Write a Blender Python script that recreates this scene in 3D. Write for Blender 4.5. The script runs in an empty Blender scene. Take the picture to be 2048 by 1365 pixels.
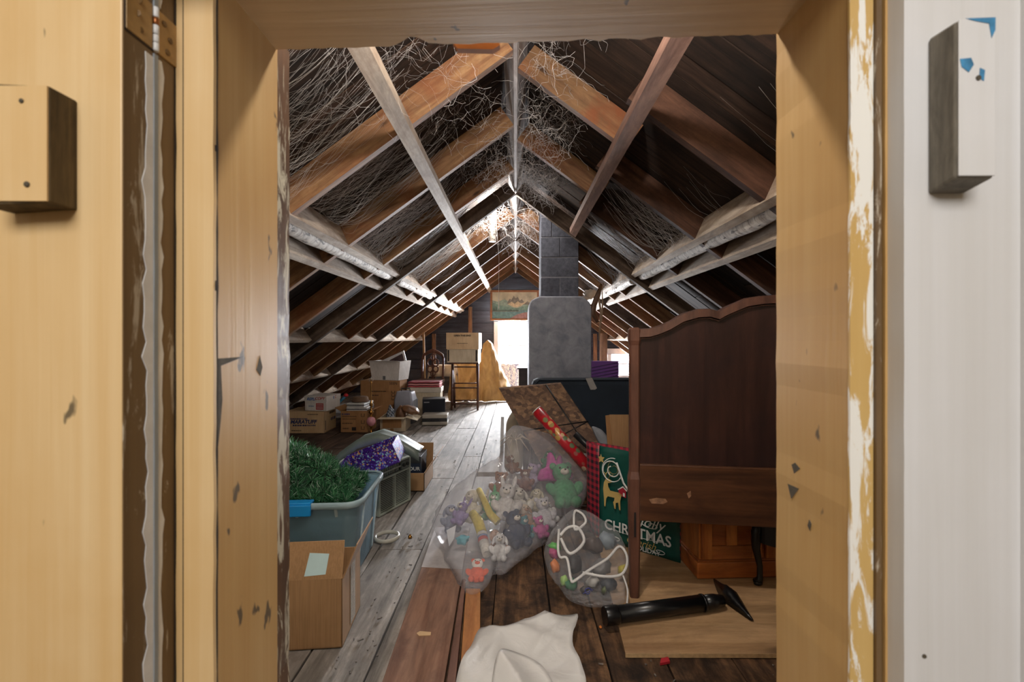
import bpy, bmesh, math, random
from mathutils import Vector, Matrix, Euler, noise
R = math.radians
rnd = random.Random(11)
SC = bpy.context.scene
COL = SC.collection

# ------------------------------------------------------------------ camera, sky, lights, exposure
F, CX, CY, H = 910.0, 1031.0, 678.0, 1.1          # focal length in px, vanishing point, eye height
cam = bpy.data.cameras.new('camera')
cam_o = bpy.data.objects.new('camera', cam); COL.objects.link(cam_o)
cam.sensor_width = 36; cam.lens = F / 2048 * 36
cam.shift_x = (1024 - CX) / 2048; cam.shift_y = (CY - 682.5) / 2048
cam.clip_start = 0.02
cam.dof.use_dof = True; cam.dof.focus_distance = 3.2; cam.dof.aperture_fstop = 7
cam_o.location = (0, 0, H); cam_o.rotation_euler = (R(90), 0, 0)
SC.camera = cam_o

world = bpy.data.worlds.new('world'); SC.world = world; world.use_nodes = True
wb = world.node_tree.nodes['Background']
wb.inputs[0].default_value = (0.93, 0.96, 1.0, 1); wb.inputs[1].default_value = 3.0

def area(name, loc, rot, sx, sy, power, col=(1, 1, 1), spread=180):
    l = bpy.data.lights.new(name, 'AREA'); l.shape = 'RECTANGLE'; l.size = sx; l.size_y = sy
    l.energy = power; l.color = col; l.spread = R(spread)
    o = bpy.data.objects.new(name, l); COL.objects.link(o)
    o.location = loc; o.rotation_euler = rot
    return o
# daylight at the far gable windows, and the lit stair hall behind the camera
area('daylight_far_window', (0.0, 9.75, 1.15), (R(-90), 0, 0), 1.0, 1.3, 2300, (0.97, 0.98, 1.0))
area('daylight_side_window', (2.15, 9.75, 0.75), (R(-90), 0, 0), 0.8, 0.9, 1500, (0.97, 0.98, 1.0))
area('hall_ceiling_light', (-0.1, -1.5, 2.3), (R(50), 0, 0), 1.3, 0.9, 37, (1.0, 0.97, 0.93))

SC.view_settings.view_transform = 'Standard'; SC.view_settings.look = 'None'
SC.view_settings.gamma = 1; SC.view_settings.use_curve_mapping = False
SC.view_settings.exposure = 0.4

# ------------------------------------------------------------------ helpers
def P(px, py, Y): return Vector(((px - CX) * Y / F, Y, H - (py - CY) * Y / F))
def G(px, py, z=0.0):
    Y = (H - z) * F / (py - CY); return Vector(((px - CX) * Y / F, Y, z))
def lerp(a, b, t): return a + (b - a) * t
def N(v, s=1.0): return noise.noise(Vector(v) * s)

def srgb(c):
    if isinstance(c, str):
        c = c.lstrip('#'); c = tuple(int(c[i:i + 2], 16) / 255 for i in (0, 2, 4))
    return tuple((x / 12.92 if x <= 0.04045 else ((x + 0.055) / 1.055) ** 2.4) for x in c[:3]) + (1,)

MATS = {}
class NT:
    def __init__(s, name):
        s.m = bpy.data.materials.new(name); s.m.use_nodes = True
        s.t = s.m.node_tree; s.b = s.t.nodes['Principled BSDF']; s.out = s.t.nodes['Material Output']
    def n(s, typ, **kw):
        x = s.t.nodes.new('ShaderNode' + typ)
        for k, v in kw.items():
            if k.startswith('i_'): x.inputs[k[2:].replace('_', ' ')].default_value = v
            else: setattr(x, k, v)
        return x
    def l(s, a, b): s.t.links.new(a, b)
    def coord(s, scale=(1, 1, 1), rot=(0, 0, 0), rand=True):
        tc = s.n('TexCoord'); mp = s.n('Mapping')
        mp.inputs['Scale'].default_value = scale; mp.inputs['Rotation'].default_value = rot
        s.l(tc.outputs['Object'], mp.inputs['Vector'])
        if rand:
            oi = s.n('ObjectInfo'); ml = s.n('MATH' if False else 'Math', operation='MULTIPLY'); ml.inputs[1].default_value = 37.0
            s.l(oi.outputs['Random'], ml.inputs[0]); s.l(ml.outputs[0], mp.inputs['Location'])
        return mp.outputs[0]
    def noise(s, vec, scale=5, detail=6, rough=0.6, dist=0.0):
        x = s.n('TexNoise'); x.inputs['Scale'].default_value = scale; x.inputs['Detail'].default_value = detail
        x.inputs['Roughness'].default_value = rough; x.inputs['Distortion'].default_value = dist
        s.l(vec, x.inputs['Vector']); return x.outputs['Fac']
    def ramp(s, fac, stops):
        x = s.n('ValToRGB'); e = x.color_ramp.elements
        while len(e) < len(stops): e.new(0.5)
        for el, (p, c) in zip(e, stops):
            el.position = p; el.color = srgb(c) if not isinstance(c, (int, float)) else (c, c, c, 1)
        s.l(fac, x.inputs[0]); return x.outputs[0]
    def mix(s, fac, a, b, mode='MIX'):
        x = s.n('MixRGB', blend_type=mode)
        for v, i in ((fac, 0), (a, 1), (b, 2)):
            if hasattr(v, 'links'): s.l(v, x.inputs[i])
            elif isinstance(v, (int, float)): x.inputs[i].default_value = v
            else: x.inputs[i].default_value = srgb(v)
        return x.outputs[0]
    def bump(s, h, strength=0.3, dist=0.01):
        b = s.n('Bump'); b.inputs['Strength'].default_value = strength; b.inputs['Distance'].default_value = dist
        s.l(h, b.inputs['Height']); s.l(b.outputs[0], s.b.inputs['Normal'])
    def col(s, c):
        if hasattr(c, 'links'): s.l(c, s.b.inputs['Base Color'])
        else: s.b.inputs['Base Color'].default_value = srgb(c)

def plain(name, c, rough=0.6, metal=0.0, var=0.12, scale=14, bump=0.0, spec=0.5):
    if name in MATS: return MATS[name]
    t = NT(name); v = t.coord(); f = t.noise(v, scale, 5)
    r = t.ramp(f, [(0.25, 1 - var * 2.2), (0.75, 1.0)])
    t.col(t.mix(1.0, c, r, 'MULTIPLY')); t.b.inputs['Roughness'].default_value = rough
    t.b.inputs['Metallic'].default_value = metal; t.b.inputs['Specular IOR Level'].default_value = spec
    if bump: t.bump(f, bump, 0.004)
    MATS[name] = t.m; return t.m

def wood(name, c1, c2, axis=0, scale=1.0, rough=0.7, stain=None, stain_amt=0.5, hue=0.35, spec=0.3, knots=0.0, bump=0.25, mottle=0.45, sscale=1.0):
    """c1 dark grain, c2 light ground, grain along the local axis; each object a little different"""
    if name in MATS: return MATS[name]
    t = NT(name); sc = [26 * scale] * 3; sc[axis] = 1.6 * scale
    v = t.coord(tuple(sc)); f = t.noise(v, 1.0, 9, 0.62, 0.6)
    c = t.ramp(f, [(0.28, c1), (0.5, tuple(lerp(a, b, .6) for a, b in zip(hexf(c1), hexf(c2)))), (0.72, c2)])
    oi = t.n('ObjectInfo'); vr = t.ramp(oi.outputs['Random'], [(0, 1 - hue), (1, 1.0)])
    c = t.mix(1.0, c, vr, 'MULTIPLY')
    v2 = t.coord((1, 1, 1)); f2 = t.noise(v2, 2.3 * scale * sscale, 8, 0.7, 0.5)
    f3 = t.noise(t.coord((14 * scale, 14 * scale, 14 * scale) if axis is None else tuple(5 * scale if i == axis else 22 * scale for i in range(3))), 1.0, 10, .75, .5)
    c = t.mix(1.0, c, t.ramp(f3, [(.32, 1 - mottle), (.62, 1.0)]), 'MULTIPLY')
    if stain: c = t.mix(t.ramp(f2, [(0.62 - 0.35 * stain_amt, 0.0), (0.78 - 0.25 * stain_amt, 0.85)]), c, stain)
    if knots:
        vo = t.n('TexVoronoi'); vo.inputs['Scale'].default_value = 1.0
        sk = [9 * scale] * 3; sk[axis] = 3 * scale
        t.l(t.coord(tuple(sk)), vo.inputs['Vector'])
        c = t.mix(t.ramp(vo.outputs['Distance'], [(0.03 + 0.06 * knots, 0.85), (0.10 + 0.08 * knots, 0.0)]), c, tuple(k * .55 for k in hexf(c1)))
    t.col(c); t.b.inputs['Roughness'].default_value = rough; t.b.inputs['Specular IOR Level'].default_value = spec
    if bump: t.bump(f, bump, 0.004)
    MATS[name] = t.m; return t.m
def hexf(c): 
    c = c.lstrip('#'); return tuple(int(c[i:i + 2], 16) / 255 for i in (0, 2, 4))

def painted(name, base, shade, chip, under=None, grain=2, chips=0.5, patch=0.0, rough=0.45):
    """brushed old paint, with chips and (patch) worn-through areas; brush strokes along the local axis `grain`"""
    if name in MATS: return MATS[name]
    t = NT(name); sc = [60] * 3; sc[grain] = 1.2
    f = t.noise(t.coord(tuple(sc), rand=False), 1.0, 6, 0.6, 0.3)
    big = t.noise(t.coord((5, 5, 3), rand=False), 1.0, 4, 0.55, 0.4)
    c = t.mix(t.ramp(f, [(0.3, 0.55), (0.7, 0.0)]), base, shade)
    c = t.mix(t.ramp(big, [(0.42, 0.0), (0.72, 0.55)]), c, shade)
    if under and patch:
        w = t.noise(t.coord((55, 55, 9), rand=False), 1.0, 8, 0.7, 0.8)
        lo = 0.66 - 0.3 * patch
        c = t.mix(t.ramp(w, [(lo, 0.0), (lo + 0.05, 1.0)]), c, under)
    if chips:
        vo = t.n('TexVoronoi'); vo.inputs['Scale'].default_value = 1.0
        wv = t.coord((34, 34, 15), rand=False)
        dn = t.n('TexNoise'); dn.inputs['Scale'].default_value = 2.2; t.l(wv, dn.inputs['Vector'])
        ad = t.n('VectorMath', operation='ADD'); t.l(wv, ad.inputs[0]); t.l(dn.outputs['Color'], ad.inputs[1])
        t.l(ad.outputs[0], vo.inputs['Vector'])
        sp = t.n('SeparateColor'); t.l(vo.outputs['Color'], sp.inputs[0])
        gate = t.ramp(sp.outputs[0], [(1 - 0.22 * chips - 0.02, 0.0), (1 - 0.22 * chips, 1.0)])
        dot = t.ramp(vo.outputs['Distance'], [(0.12, 1.0), (0.2, 0.0)])
        m = t.n('Math', operation='MULTIPLY'); t.l(gate, m.inputs[0]); t.l(dot, m.inputs[1])
        m2 = t.n('Math', operation='MULTIPLY'); t.l(m.outputs[0], m2.inputs[0]); m2.inputs[1].default_value = 0.85
        c = t.mix(m2.outputs[0], c, chip)
    t.col(c); t.b.inputs['Roughness'].default_value = rough
    t.bump(f, 0.15, 0.002)
    MATS[name] = t.m; return t.m

def clear(name, col, opacity=0.25, rough=0.18, bump=0.5, scale=22):
    """thin plastic film: partly see-through sheet with glossy wrinkles"""
    if name in MATS: return MATS[name]
    t = NT(name); tr = t.n('BsdfTransparent'); mx = t.n('MixShader')
    v = t.coord(rand=False); f = t.noise(v, scale, 3, 0.5, 1.2)
    lw = t.n('LayerWeight'); lw.inputs['Blend'].default_value = 0.35
    m = t.n('MapRange'); m.inputs['To Min'].default_value = opacity; m.inputs['To Max'].default_value = min(1, opacity + 0.36)
    t.l(lw.outputs['Facing'], m.inputs['Value'])
    t.col(col); t.b.inputs['Roughness'].default_value = rough
    t.bump(f, bump, 0.02)
    t.l(m.outputs[0], mx.inputs[0]); t.l(tr.outputs[0], mx.inputs[1]); t.l(t.b.outputs[0], mx.inputs[2])
    t.l(mx.outputs[0], t.out.inputs[0]); MATS[name] = t.m; return t.m

def smooth(pts, k=5):
    pts = [Vector(p) for p in pts]; out = []; n = len(pts)
    for i in range(n - 1):
        p0, p1, p2, p3 = pts[max(i - 1, 0)], pts[i], pts[i + 1], pts[min(i + 2, n - 1)]
        for j in range(k):
            t = j / k; out.append(0.5 * ((2 * p1) + (p2 - p0) * t + (2 * p0 - 5 * p1 + 4 * p2 - p3) * t * t + (3 * p1 - p0 - 3 * p2 + p3) * t ** 3))
    return out + [pts[-1]]
class MB:
    def __init__(s): s.bm = bmesh.new()
    def _f(s, vs, smooth=False):
        try:
            f = s.bm.faces.new(vs); f.smooth = smooth; return f
        except ValueError: return None
    def hexa(s, p):
        v = [s.bm.verts.new(q) for q in p]
        for a in ((0, 3, 2, 1), (4, 5, 6, 7), (0, 1, 5, 4), (1, 2, 6, 5), (2, 3, 7, 6), (3, 0, 4, 7)): s._f([v[i] for i in a])
        return s
    def box(s, c, d, rot=None):
        c = Vector(c); M = Euler(rot).to_matrix() if rot else Matrix.Identity(3)
        hx, hy, hz = d[0] / 2, d[1] / 2, d[2] / 2
        q = [(-hx, -hy, -hz), (hx, -hy, -hz), (hx, hy, -hz), (-hx, hy, -hz), (-hx, -hy, hz), (hx, -hy, hz), (hx, hy, hz), (-hx, hy, hz)]
        return s.hexa([c + M @ Vector(k) for k in q])
    def bb(s, x0, x1, y0, y1, z0, z1):
        return s.box(((x0 + x1) / 2, (y0 + y1) / 2, (z0 + z1) / 2), (abs(x1 - x0), abs(y1 - y0), abs(z1 - z0)))
    def slab(s, pts, off):
        """a polygon of 3-D points thickened by the vector off"""
        off = Vector(off); a = [s.bm.verts.new(Vector(p)) for p in pts]; b = [s.bm.verts.new(Vector(p) + off) for p in pts]
        s._f(a); s._f(b[::-1]); n = len(a)
        for i in range(n): s._f([a[i], b[i], b[(i + 1) % n], a[(i + 1) % n]])
        return s
    def tube(s, pts, r, seg=8, cap=True, flat=1.0):
        pts = [Vector(p) for p in pts]; n = len(pts); rs = r if isinstance(r, (list, tuple)) else [r] * n
        rings = []; up = None
        for i, p in enumerate(pts):
            d = (pts[min(i + 1, n - 1)] - pts[max(i - 1, 0)]).normalized()
            if up is None or abs(d.dot(up)) > 0.99: up = Vector((0, 0, 1)) if abs(d.z) < 0.9 else Vector((0, 1, 0))
            a = d.cross(up).normalized(); b = a.cross(d).normalized(); up = b
            rings.append([s.bm.verts.new(p + (a * math.cos(t) + b * math.sin(t) * flat) * rs[i]) for t in (2 * math.pi * k / seg for k in range(seg))])
        for A, B in zip(rings, rings[1:]):
            for k in range(seg): s._f([A[k], A[(k + 1) % seg], B[(k + 1) % seg], B[k]], seg > 4)
        if cap: s._f(rings[0][::-1]); s._f(rings[-1])
        return s
    def lathe(s, prof, c=(0, 0, 0), seg=20, smooth=True):
        c = Vector(c); rings = []
        for r, z in prof:
            rings.append([s.bm.verts.new(c + Vector((r * math.cos(t), r * math.sin(t), z))) for t in (2 * math.pi * k / seg for k in range(seg))])
        for A, B in zip(rings, rings[1:]):
            for k in range(seg): s._f([A[k], A[(k + 1) % seg], B[(k + 1) % seg], B[k]], smooth)
        s._f(rings[0][::-1]); s._f(rings[-1]); return s
    def grid(s, fn, nu, nv, smooth=True):
        v = [[s.bm.verts.new(Vector(fn(i / nu, j / nv))) for j in range(nv + 1)] for i in range(nu + 1)]
        for i in range(nu):
            for j in range(nv): s._f([v[i][j], v[i + 1][j], v[i + 1][j + 1], v[i][j + 1]], smooth)
        return s
    def blob(s, c, d, rot=None, sub=2, rough=0.0, seed=0):
        M = (Euler(rot).to_matrix() if rot else Matrix.Identity(3)).to_4x4()
        r = bmesh.ops.create_icosphere(s.bm, subdivisions=sub, radius=1)
        for v in r['verts']:
            p = v.co.copy()
            if rough: p *= 1 + rough * N(p * 1.7 + Vector((seed, seed * 2, 0)))
            v.co = Vector(c) + (M @ Vector((p.x * d[0], p.y * d[1], p.z * d[2])))
            for f in v.link_faces: f.smooth = True
        return s
    def pillow(s, pts, front, back, rings=7, floor=None, wrinkle=0.0, sub=5, seed=0, pw=0.5):
        """closed bag from an outline of 3-D points, swollen to both sides of its plane"""
        q = []
        for i in range(len(pts)):                                   # Catmull-Rom outline
            p0, p1, p2, p3 = (Vector(pts[(i + k) % len(pts)]) for k in (-1, 0, 1, 2))
            for k in range(sub):
                t = k / sub
                q.append(0.5 * ((2 * p1) + (p2 - p0) * t + (2 * p0 - 5 * p1 + 4 * p2 - p3) * t * t + (3 * p1 - p0 - 3 * p2 + p3) * t ** 3))
        c = sum(q, Vector()) / len(q)
        nrm = Vector()
        for a, b in zip(q, q[1:] + q[:1]): nrm += (a - c).cross(b - c)
        nrm.normalize()
        if nrm.y > 0: nrm = -nrm                                    # towards the doorway
        def mk(side, amt):
            out = []
            for k in range(1, rings + 1):
                t = 1 - k / rings; hgt = amt * (1 - t * t) ** pw
                ring = []
                for p in q:
                    w = c + (p - c) * t; w = w + nrm * hgt * side
                    if wrinkle: w = w + nrm * wrinkle * N(w * 9 + Vector((seed, 0, side * 3))) * (1 - t * t) + Vector((0, 0, wrinkle * .5 * N(w * 14 + Vector((0, seed, 0)))))
                    if floor is not None: w.z = max(w.z, floor)
                    ring.append(s.bm.verts.new(w))
                    if k == rings: break
                out.append(ring)
            return out
        base = []
        for p in q:
            w = p.copy()
            if wrinkle: w += Vector((N(p * 20), 0, N(p * 20 + Vector((5, 5, seed))))) * wrinkle * .6
            if floor is not None: w.z = max(w.z, floor)
            base.append(s.bm.verts.new(w))
        n = len(base)
        for side, amt in ((1, front), (-1, back)):
            prev = base
            for ring in mk(side, amt):
                for i in range(n):
                    a, b = prev[i], prev[(i + 1) % n]
                    f = [a, b, ring[0]] if len(ring) == 1 else [a, b, ring[(i + 1) % n], ring[i]]
                    s._f(f if side > 0 else f[::-1], True)
                prev = ring
        return s
    def mesh(s, name, mat):
        bmesh.ops.recalc_face_normals(s.bm, faces=s.bm.faces)
        me = bpy.data.meshes.new(name); s.bm.to_mesh(me); s.bm.free(); me.materials.append(mat); return me
    def build(s, name, mat, parent=None, bevel=0.0, solid=0.0, subd=0, label=None, kind=None):
        o = bpy.data.objects.new(name, s.mesh(name, mat)); COL.objects.link(o)
        if parent: o.parent = parent
        if solid: m = o.modifiers.new('solid', 'SOLIDIFY'); m.thickness = solid; m.offset = 0
        if bevel: m = o.modifiers.new('bevel', 'BEVEL'); m.width = bevel; m.segments = 2; m.limit_method = 'ANGLE'
        if subd: m = o.modifiers.new('sub', 'SUBSURF'); m.levels = subd; m.render_levels = subd
        if label: o['label'] = label
        if kind: o['kind'] = kind
        return o

def tag(o, label, cat=None, group=None):
    o['label'] = label
    if cat: o['category'] = cat
    if group: o['group'] = group
    return o
def thing(name, label, cat, loc=(0, 0, 0), rz=0.0, group=None, rot=None):
    o = bpy.data.objects.new(name, None); COL.objects.link(o); o.empty_display_size = 0.05
    o.location = loc; o.rotation_euler = rot if rot else (0, 0, R(rz)); return tag(o, label, cat, group)
def inst(me, name, parent=None, loc=(0, 0, 0), rot=(0, 0, 0), scale=None, kind=None):
    o = bpy.data.objects.new(name, me); COL.objects.link(o); o.parent = parent
    o.location = loc; o.rotation_euler = rot
    if scale: o.scale = scale
    if kind: o['kind'] = kind
    return o
def struct(o): o['kind'] = 'structure'; return o
def text(s, size, mat, parent, loc, rot, shear=0.0, align='CENTER', bold=0.0, sx=1.0, name='printed_text'):
    c = bpy.data.curves.new('t', 'FONT'); c.body = s; c.size = size; c.align_x = align; c.align_y = 'CENTER'
    c.extrude = 0.0006; c.shear = shear; c.offset = bold; c.resolution_u = 3
    o = bpy.data.objects.new('t', c); COL.objects.link(o)
    me = bpy.data.meshes.new_from_object(o.evaluated_get(bpy.context.evaluated_depsgraph_get()))
    bpy.data.objects.remove(o); bpy.data.curves.remove(c)
    me.materials.clear(); me.materials.append(mat); me.name = name
    for p in me.polygons: p.material_index = 0
    o = bpy.data.objects.new(name, me); COL.objects.link(o); o.parent = parent
    o.location = loc; o.rotation_euler = rot; o.scale = (sx, 1, 1); return o
# ------------------------------------------------------------------ the setting: doorway
CREAM = painted('cream_paint', '#e3c697', '#cfa566', '#4d4435', chips=0.55)
JAMB = painted('jamb_paint', '#cfac74', '#b98c4e', '#4a443a', chips=0.75)
HEADP = painted('head_paint', '#cfac78', '#b08a58', '#5f5a50', grain=0, chips=0.35)
STRIP = painted('worn_strip', '#7d6444', '#55402a', '#e9e4da', under='#b9ad9a', patch=0.25, chips=0.2)
STRIPL = painted('white_smeared_strip', '#d8b878', '#c9a25f', '#f2efe8', under='#f3f1ea', patch=0.62, chips=0.3)
RAWEDGE = painted('raw_edge', '#6b4a2c', '#3d2a1b', '#c9c2ae', under='#c7bfa8', patch=0.5, chips=0.3)
WHITEP = painted('white_paint', '#e2e2e4', '#cfcdca', '#5c5650', chips=0.12)
CAULK = plain('white_bead', '#ecedee', 0.5, var=0.1, scale=40)
SHADOWW = wood('bare_dark_wood', '#2c2219', '#5d4a35', 2, 2.0)
BRASS = plain('painted_hinge', '#b8935c', 0.35, var=0.2, scale=60, metal=0.15)
COPPER = plain('bare_hinge_pin', '#a9693a', 0.35, metal=0.6)

wf = MB()
YW0, YW1 = 0.475, 0.60
wallm = plain('hall_plaster', '#d8cbb4', 0.8, var=0.08)
wf.bb(-4.2, -0.36, YW0, YW1, -0.2, 3.4); wf.bb(0.385, 4.2, YW0, YW1, -0.2, 3.4); wf.bb(-0.36, 0.385, YW0, YW1, 1.53, 3.4)
wall_front = struct(wf.build('wall_front', wallm))

def ragged(o_name, mat, parent, x0, x1, z0, z1, y0, y1, jag_x=0.0, n=60, seed=0):
    """an upright board whose inner (jag) edge is uneven"""
    m = MB(); prev = None
    for i in range(n + 1):
        z = lerp(z0, z1, i / n); j = jag_x * (N((0, seed, z * 22)) + 0.5 * N((3, seed, z * 70)))
        row = [m.bm.verts.new(p) for p in ((x0, y0, z), (x1 + j, y0, z), (x1 + j, y1, z), (x0, y1, z))]
        if prev:
            for k in range(4): m._f([prev[k], prev[(k + 1) % 4], row[(k + 1) % 4], row[k]])
        else: m._f(row[::-1])
        prev = row
    m._f(prev)
    return m.build(o_name, mat, parent)

# left jamb, stop strips, raw back edge
tl = struct(ragged('trim_1', JAMB, None, -0.36, -0.314, -0.2, 1.53, 0.4752, 0.6))
ragged('stop_bead', CREAM, tl, -0.3432, -0.3125, -0.2, 1.53, 0.4705, 0.4752, 0.0012, seed=4)
ragged('stop_fillet', CREAM, tl, -0.3525, -0.3445, -0.2, 1.53, 0.4722, 0.4752, 0.0006, seed=5)
ragged('raw_back_edge', RAWEDGE, tl, -0.36, -0.3155, -0.2, 1.50, 0.6, 0.635, 0.003, seed=6)
ragged('rabbet_face', STRIP, tl, -0.362, -0.3535, -0.2, 1.60, 0.4462, 0.4752, 0.0, seed=7)
BEADG = plain('grey_bead', '#98a1a9', .5, var=.1)  # grey colour stands in for the shaded recess along the hinge line
ragged('paint_bead', BEADG, tl, -0.358, -0.3512, -0.2, 1.378, 0.4425, 0.4475, 0.0007, seed=8)
ragged('paint_bead', BEADG, tl, -0.358, -0.3512, 1.424, 1.60, 0.4425, 0.4475, 0.0007, seed=9)
CRK = plain('dark_crack', '#33281c', .9, var=.3, scale=60)
ragged('paint_crack', CRK, tl, -.3447, -.3428, -.2, 1.53, .4711, .4752, .0008, seed=31)
ragged('paint_crack', CRK, tl, -.3560, -.3522, -.2, 1.53, .4714, .4752, .0010, seed=33)
ragged('paint_crack', CRK, tl, -.3155, -.3132, -.2, 1.53, .4735, .4790, .0012, seed=35)
def smear(parent, x, y0, y1, z0, z1, jag, side, seed):
    m = MB(); n = 110; rows = []
    for i in range(n + 1):
        z = lerp(z0, z1, i / n); j = jag * (abs(N((seed, 1, z * 30))) + .6 * N((seed, 2, z * 90)))
        a, b = (y0 - j, y1) if side < 0 else (y0, y1 + j)
        rows.append([m.bm.verts.new(p) for p in ((x, a, z), (x, b, z), (x - .002, b, z), (x - .002, a, z))])
    for A, B in zip(rows, rows[1:]):
        for k in range(4): m._f([A[k], A[(k + 1) % 4], B[(k + 1) % 4], B[k]])
    m._f(rows[0][::-1]); m._f(rows[-1]); return m.build('paint_smear', CAULK, parent)
for z0, z1, sd in ((-.15, 1.376, 3), (1.428, 1.6, 5)): smear(tl, -.3524, .4470, .4530, z0, z1, .006, 1, sd)
# chipped patches on the left jamb where the paint has come off
chipm = plain('bare_grey_chip', '#5f5646', 0.8, var=0.25, scale=80)
def jamb_pt(px, py): 
    Y = 0.3138 * F / (CX - px); return Vector((-0.3138, Y, H - (py - CY) * Y / F))
c = MB(); c.slab([jamb_pt(*q) for q in ((430, 718), (487, 714), (442, 732), (445, 800), (441, 850), (434, 915), (430, 960), (429, 850))], (-0.004, 0, 0)); c.build('paint_chip', chipm, tl)
c = MB(); c.slab([jamb_pt(*q) for q in ((520, 712), (525, 735), (521, 752), (513, 740))], (-0.004, 0, 0)); c.build('paint_chip', chipm, tl)

# right jamb side
tr = struct(ragged('trim_2', JAMB, None, 0.39, 0.344, -0.2, 1.53, 0.468, 0.6, 0.0016, seed=12))
ragged('stop_bead', STRIPL, tr, 0.366, 0.3425, -0.2, 1.53, 0.4655, 0.4685, 0.0012, seed=13)
ragged('stop_fillet', STRIP, tr, 0.372, 0.3665, -0.2, 1.53, 0.462, 0.4685, 0.0006, seed=14)
ragged('stop_fillet', JAMB, tr, 0.378, 0.3735, -0.2, 1.53, 0.4595, 0.4685, 0.0006, seed=14)
ragged('rabbet_face', painted('rabbet_paint', '#a98552', '#7d613b', '#e8e4da', under='#d9d2c2', patch=0.22, chips=0.3), tr, 0.40, 0.3762, -0.2, 1.60, 0.441, 0.4595)
def jamb_r(px, py):
    Y = 0.3438 * F / (px - CX); return Vector((0.3438, Y, H - (py - CY) * Y / F))
for q in (((1583, 930), (1590, 926), (1600, 938), (1588, 948)), ((1575, 968), (1598, 978), (1582, 998)), ((1618, 1040), (1622, 1048), (1619, 1062), (1615, 1052)),
          ((1672, 1205), (1682, 1212), (1683, 1226), (1672, 1218)), ((1588, 1130), (1596, 1136), (1594, 1142))):
    c = MB(); c.slab([jamb_r(*k) for k in q], (0.003, 0, 0)); c.build('paint_chip', chipm, tr)

# head jamb with a broken lower back edge
m = MB(); prev = None; n = 70
for i in range(n + 1):
    x = lerp(-0.36, 0.39, i / n)
    zt = lerp(1.478, 1.5015, i / n)
    yb = 0.597 + 0.004 * N((x * 40, 1, 2)) + 0.003 * N((x * 110, 4, 2))
    if -0.16 < x < -0.10: yb -= 0.018 * (1 - abs((x + 0.13) / 0.03))
    row = [m.bm.verts.new(p) for p in ((x, 0.40, zt + .002), (x, yb, zt), (x, yb, 1.56), (x, 0.40, 1.56))]
    if prev:
        for k in range(4): m._f([prev[k], prev[(k + 1) % 4], row[(k + 1) % 4], row[k]])
    else: m._f(row[::-1])
    prev = row
m._f(prev)
th = struct(m.build('trim_3', HEADP))
m = MB(); m.slab([P(*q, 0.612) for q in ((905, 84), (915, 97), (985, 99), (1000, 90), (995, 80), (910, 78))], (0, .01, 0)); m.build('torn_edge', plain('raw_orange_wood', '#b0713f', 0.8, var=.2), th)

# white casing on the right with its stop block
tc = struct(ragged('trim_4', WHITEP, None, 0.50, 0.3757, -0.2, 1.72, 0.44, 0.475, 0.0004, seed=3))
MB().bb(0.488, 0.52, 0.432, 0.475, -0.2, 1.72).build('backband', WHITEP, tc, bevel=0.003)
GREYW = wood('grey_weathered_block', '#6f6a60', '#a29b8d', 2, 3.0)
m = MB(); m.hexa([(0.3985, 0.411, 1.2455), (0.433, 0.411, 1.2455), (0.433, 0.44, 1.2395), (0.3985, 0.44, 1.2395), (0.3985, 0.411, 1.388), (0.433, 0.411, 1.3905), (0.433, 0.44, 1.396), (0.3985, 0.44, 1.39)])
blk = m.build('stop_block', GREYW, tc, bevel=0.003)
m = MB(); m.bb(0.3995, 0.4325, 0.4098, 0.4112, 1.247, 1.388); m.build('painted_face', WHITEP, blk, bevel=0.0006)
BLUE = plain('blue_smear', '#4fa3d8', 0.6, var=.35, scale=60)
for q in (((0.405, 1.3885), (0.432, 1.3895), (0.4318, 1.378), (0.4285, 1.371), (0.4262, 1.384), (0.415, 1.386)), ((0.4, 1.352), (0.41, 1.353), (0.4125, 1.347), (0.408, 1.34), (0.4015, 1.345)), ((0.418, 1.344), (0.4225, 1.342), (0.4215, 1.332), (0.4175, 1.335))):
    m = MB(); m.slab([(x, 0.4096, z) for x, z in q], (0, -0.0003, 0)); m.build('blue_smear', BLUE, blk)
m = MB(); m.lathe([(0.0022, 0), (0.0022, 0.001)], (0, 0, 0), 12); inst(m.mesh('nail_hole', chipm), 'nail_hole', blk, (0.4165, 0.4097, 1.335), (R(90), 0, 0))
m = MB(); m.lathe([(0.002, 0), (0.002, 0.001)], (0, 0, 0), 12); inst(m.mesh('nail_hole', chipm), 'nail_hole', tc, (0.395, 0.44, 0.793), (R(90), 0, 0))

# the door leaf, folded right back against the hall wall
dl = struct(MB().bb(-1.05, -0.3535, 0.4087, 0.4445, -0.15, 1.60).build('door_1', CREAM, bevel=0.0015))
ragged('worn_edge', STRIP, dl, -0.36, -0.3528, -0.15, 1.60, 0.4095, 0.444)
BLKS = wood('dirty_block_side', '#3c3020', '#7c6744', 2, 3.0)
m = MB(); m.hexa([(-0.45, 0.3837, 1.212), (-0.3934, 0.3837, 1.2155), (-0.3934, 0.4086, 1.2155), (-0.45, 0.4086, 1.212), (-0.45, 0.3837, 1.316), (-0.3934, 0.3837, 1.3135), (-0.3934, 0.4086, 1.3135), (-0.45, 0.4086, 1.316)])
lb = m.build('turn_block', BLKS, dl, bevel=0.0012)
MB().bb(-0.45, -0.394, 0.3824, 0.3838, 1.2160, 1.3130).build('painted_face', CREAM, lb)
m = MB(); m.lathe([(0.0024, 0), (0.0024, 0.0008), (0.0012, 0.0012)], seg=14); sm = m.mesh('screw_hole', chipm)
inst(sm, 'screw_hole', lb, (-0.4103, 0.3823, 1.2298), (R(90), 0, 0)); inst(sm, 'screw_hole', lb, (-0.415, 0.3823, 1.3, ), (R(90), 0, 0), (.8, .8, .8))
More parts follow.
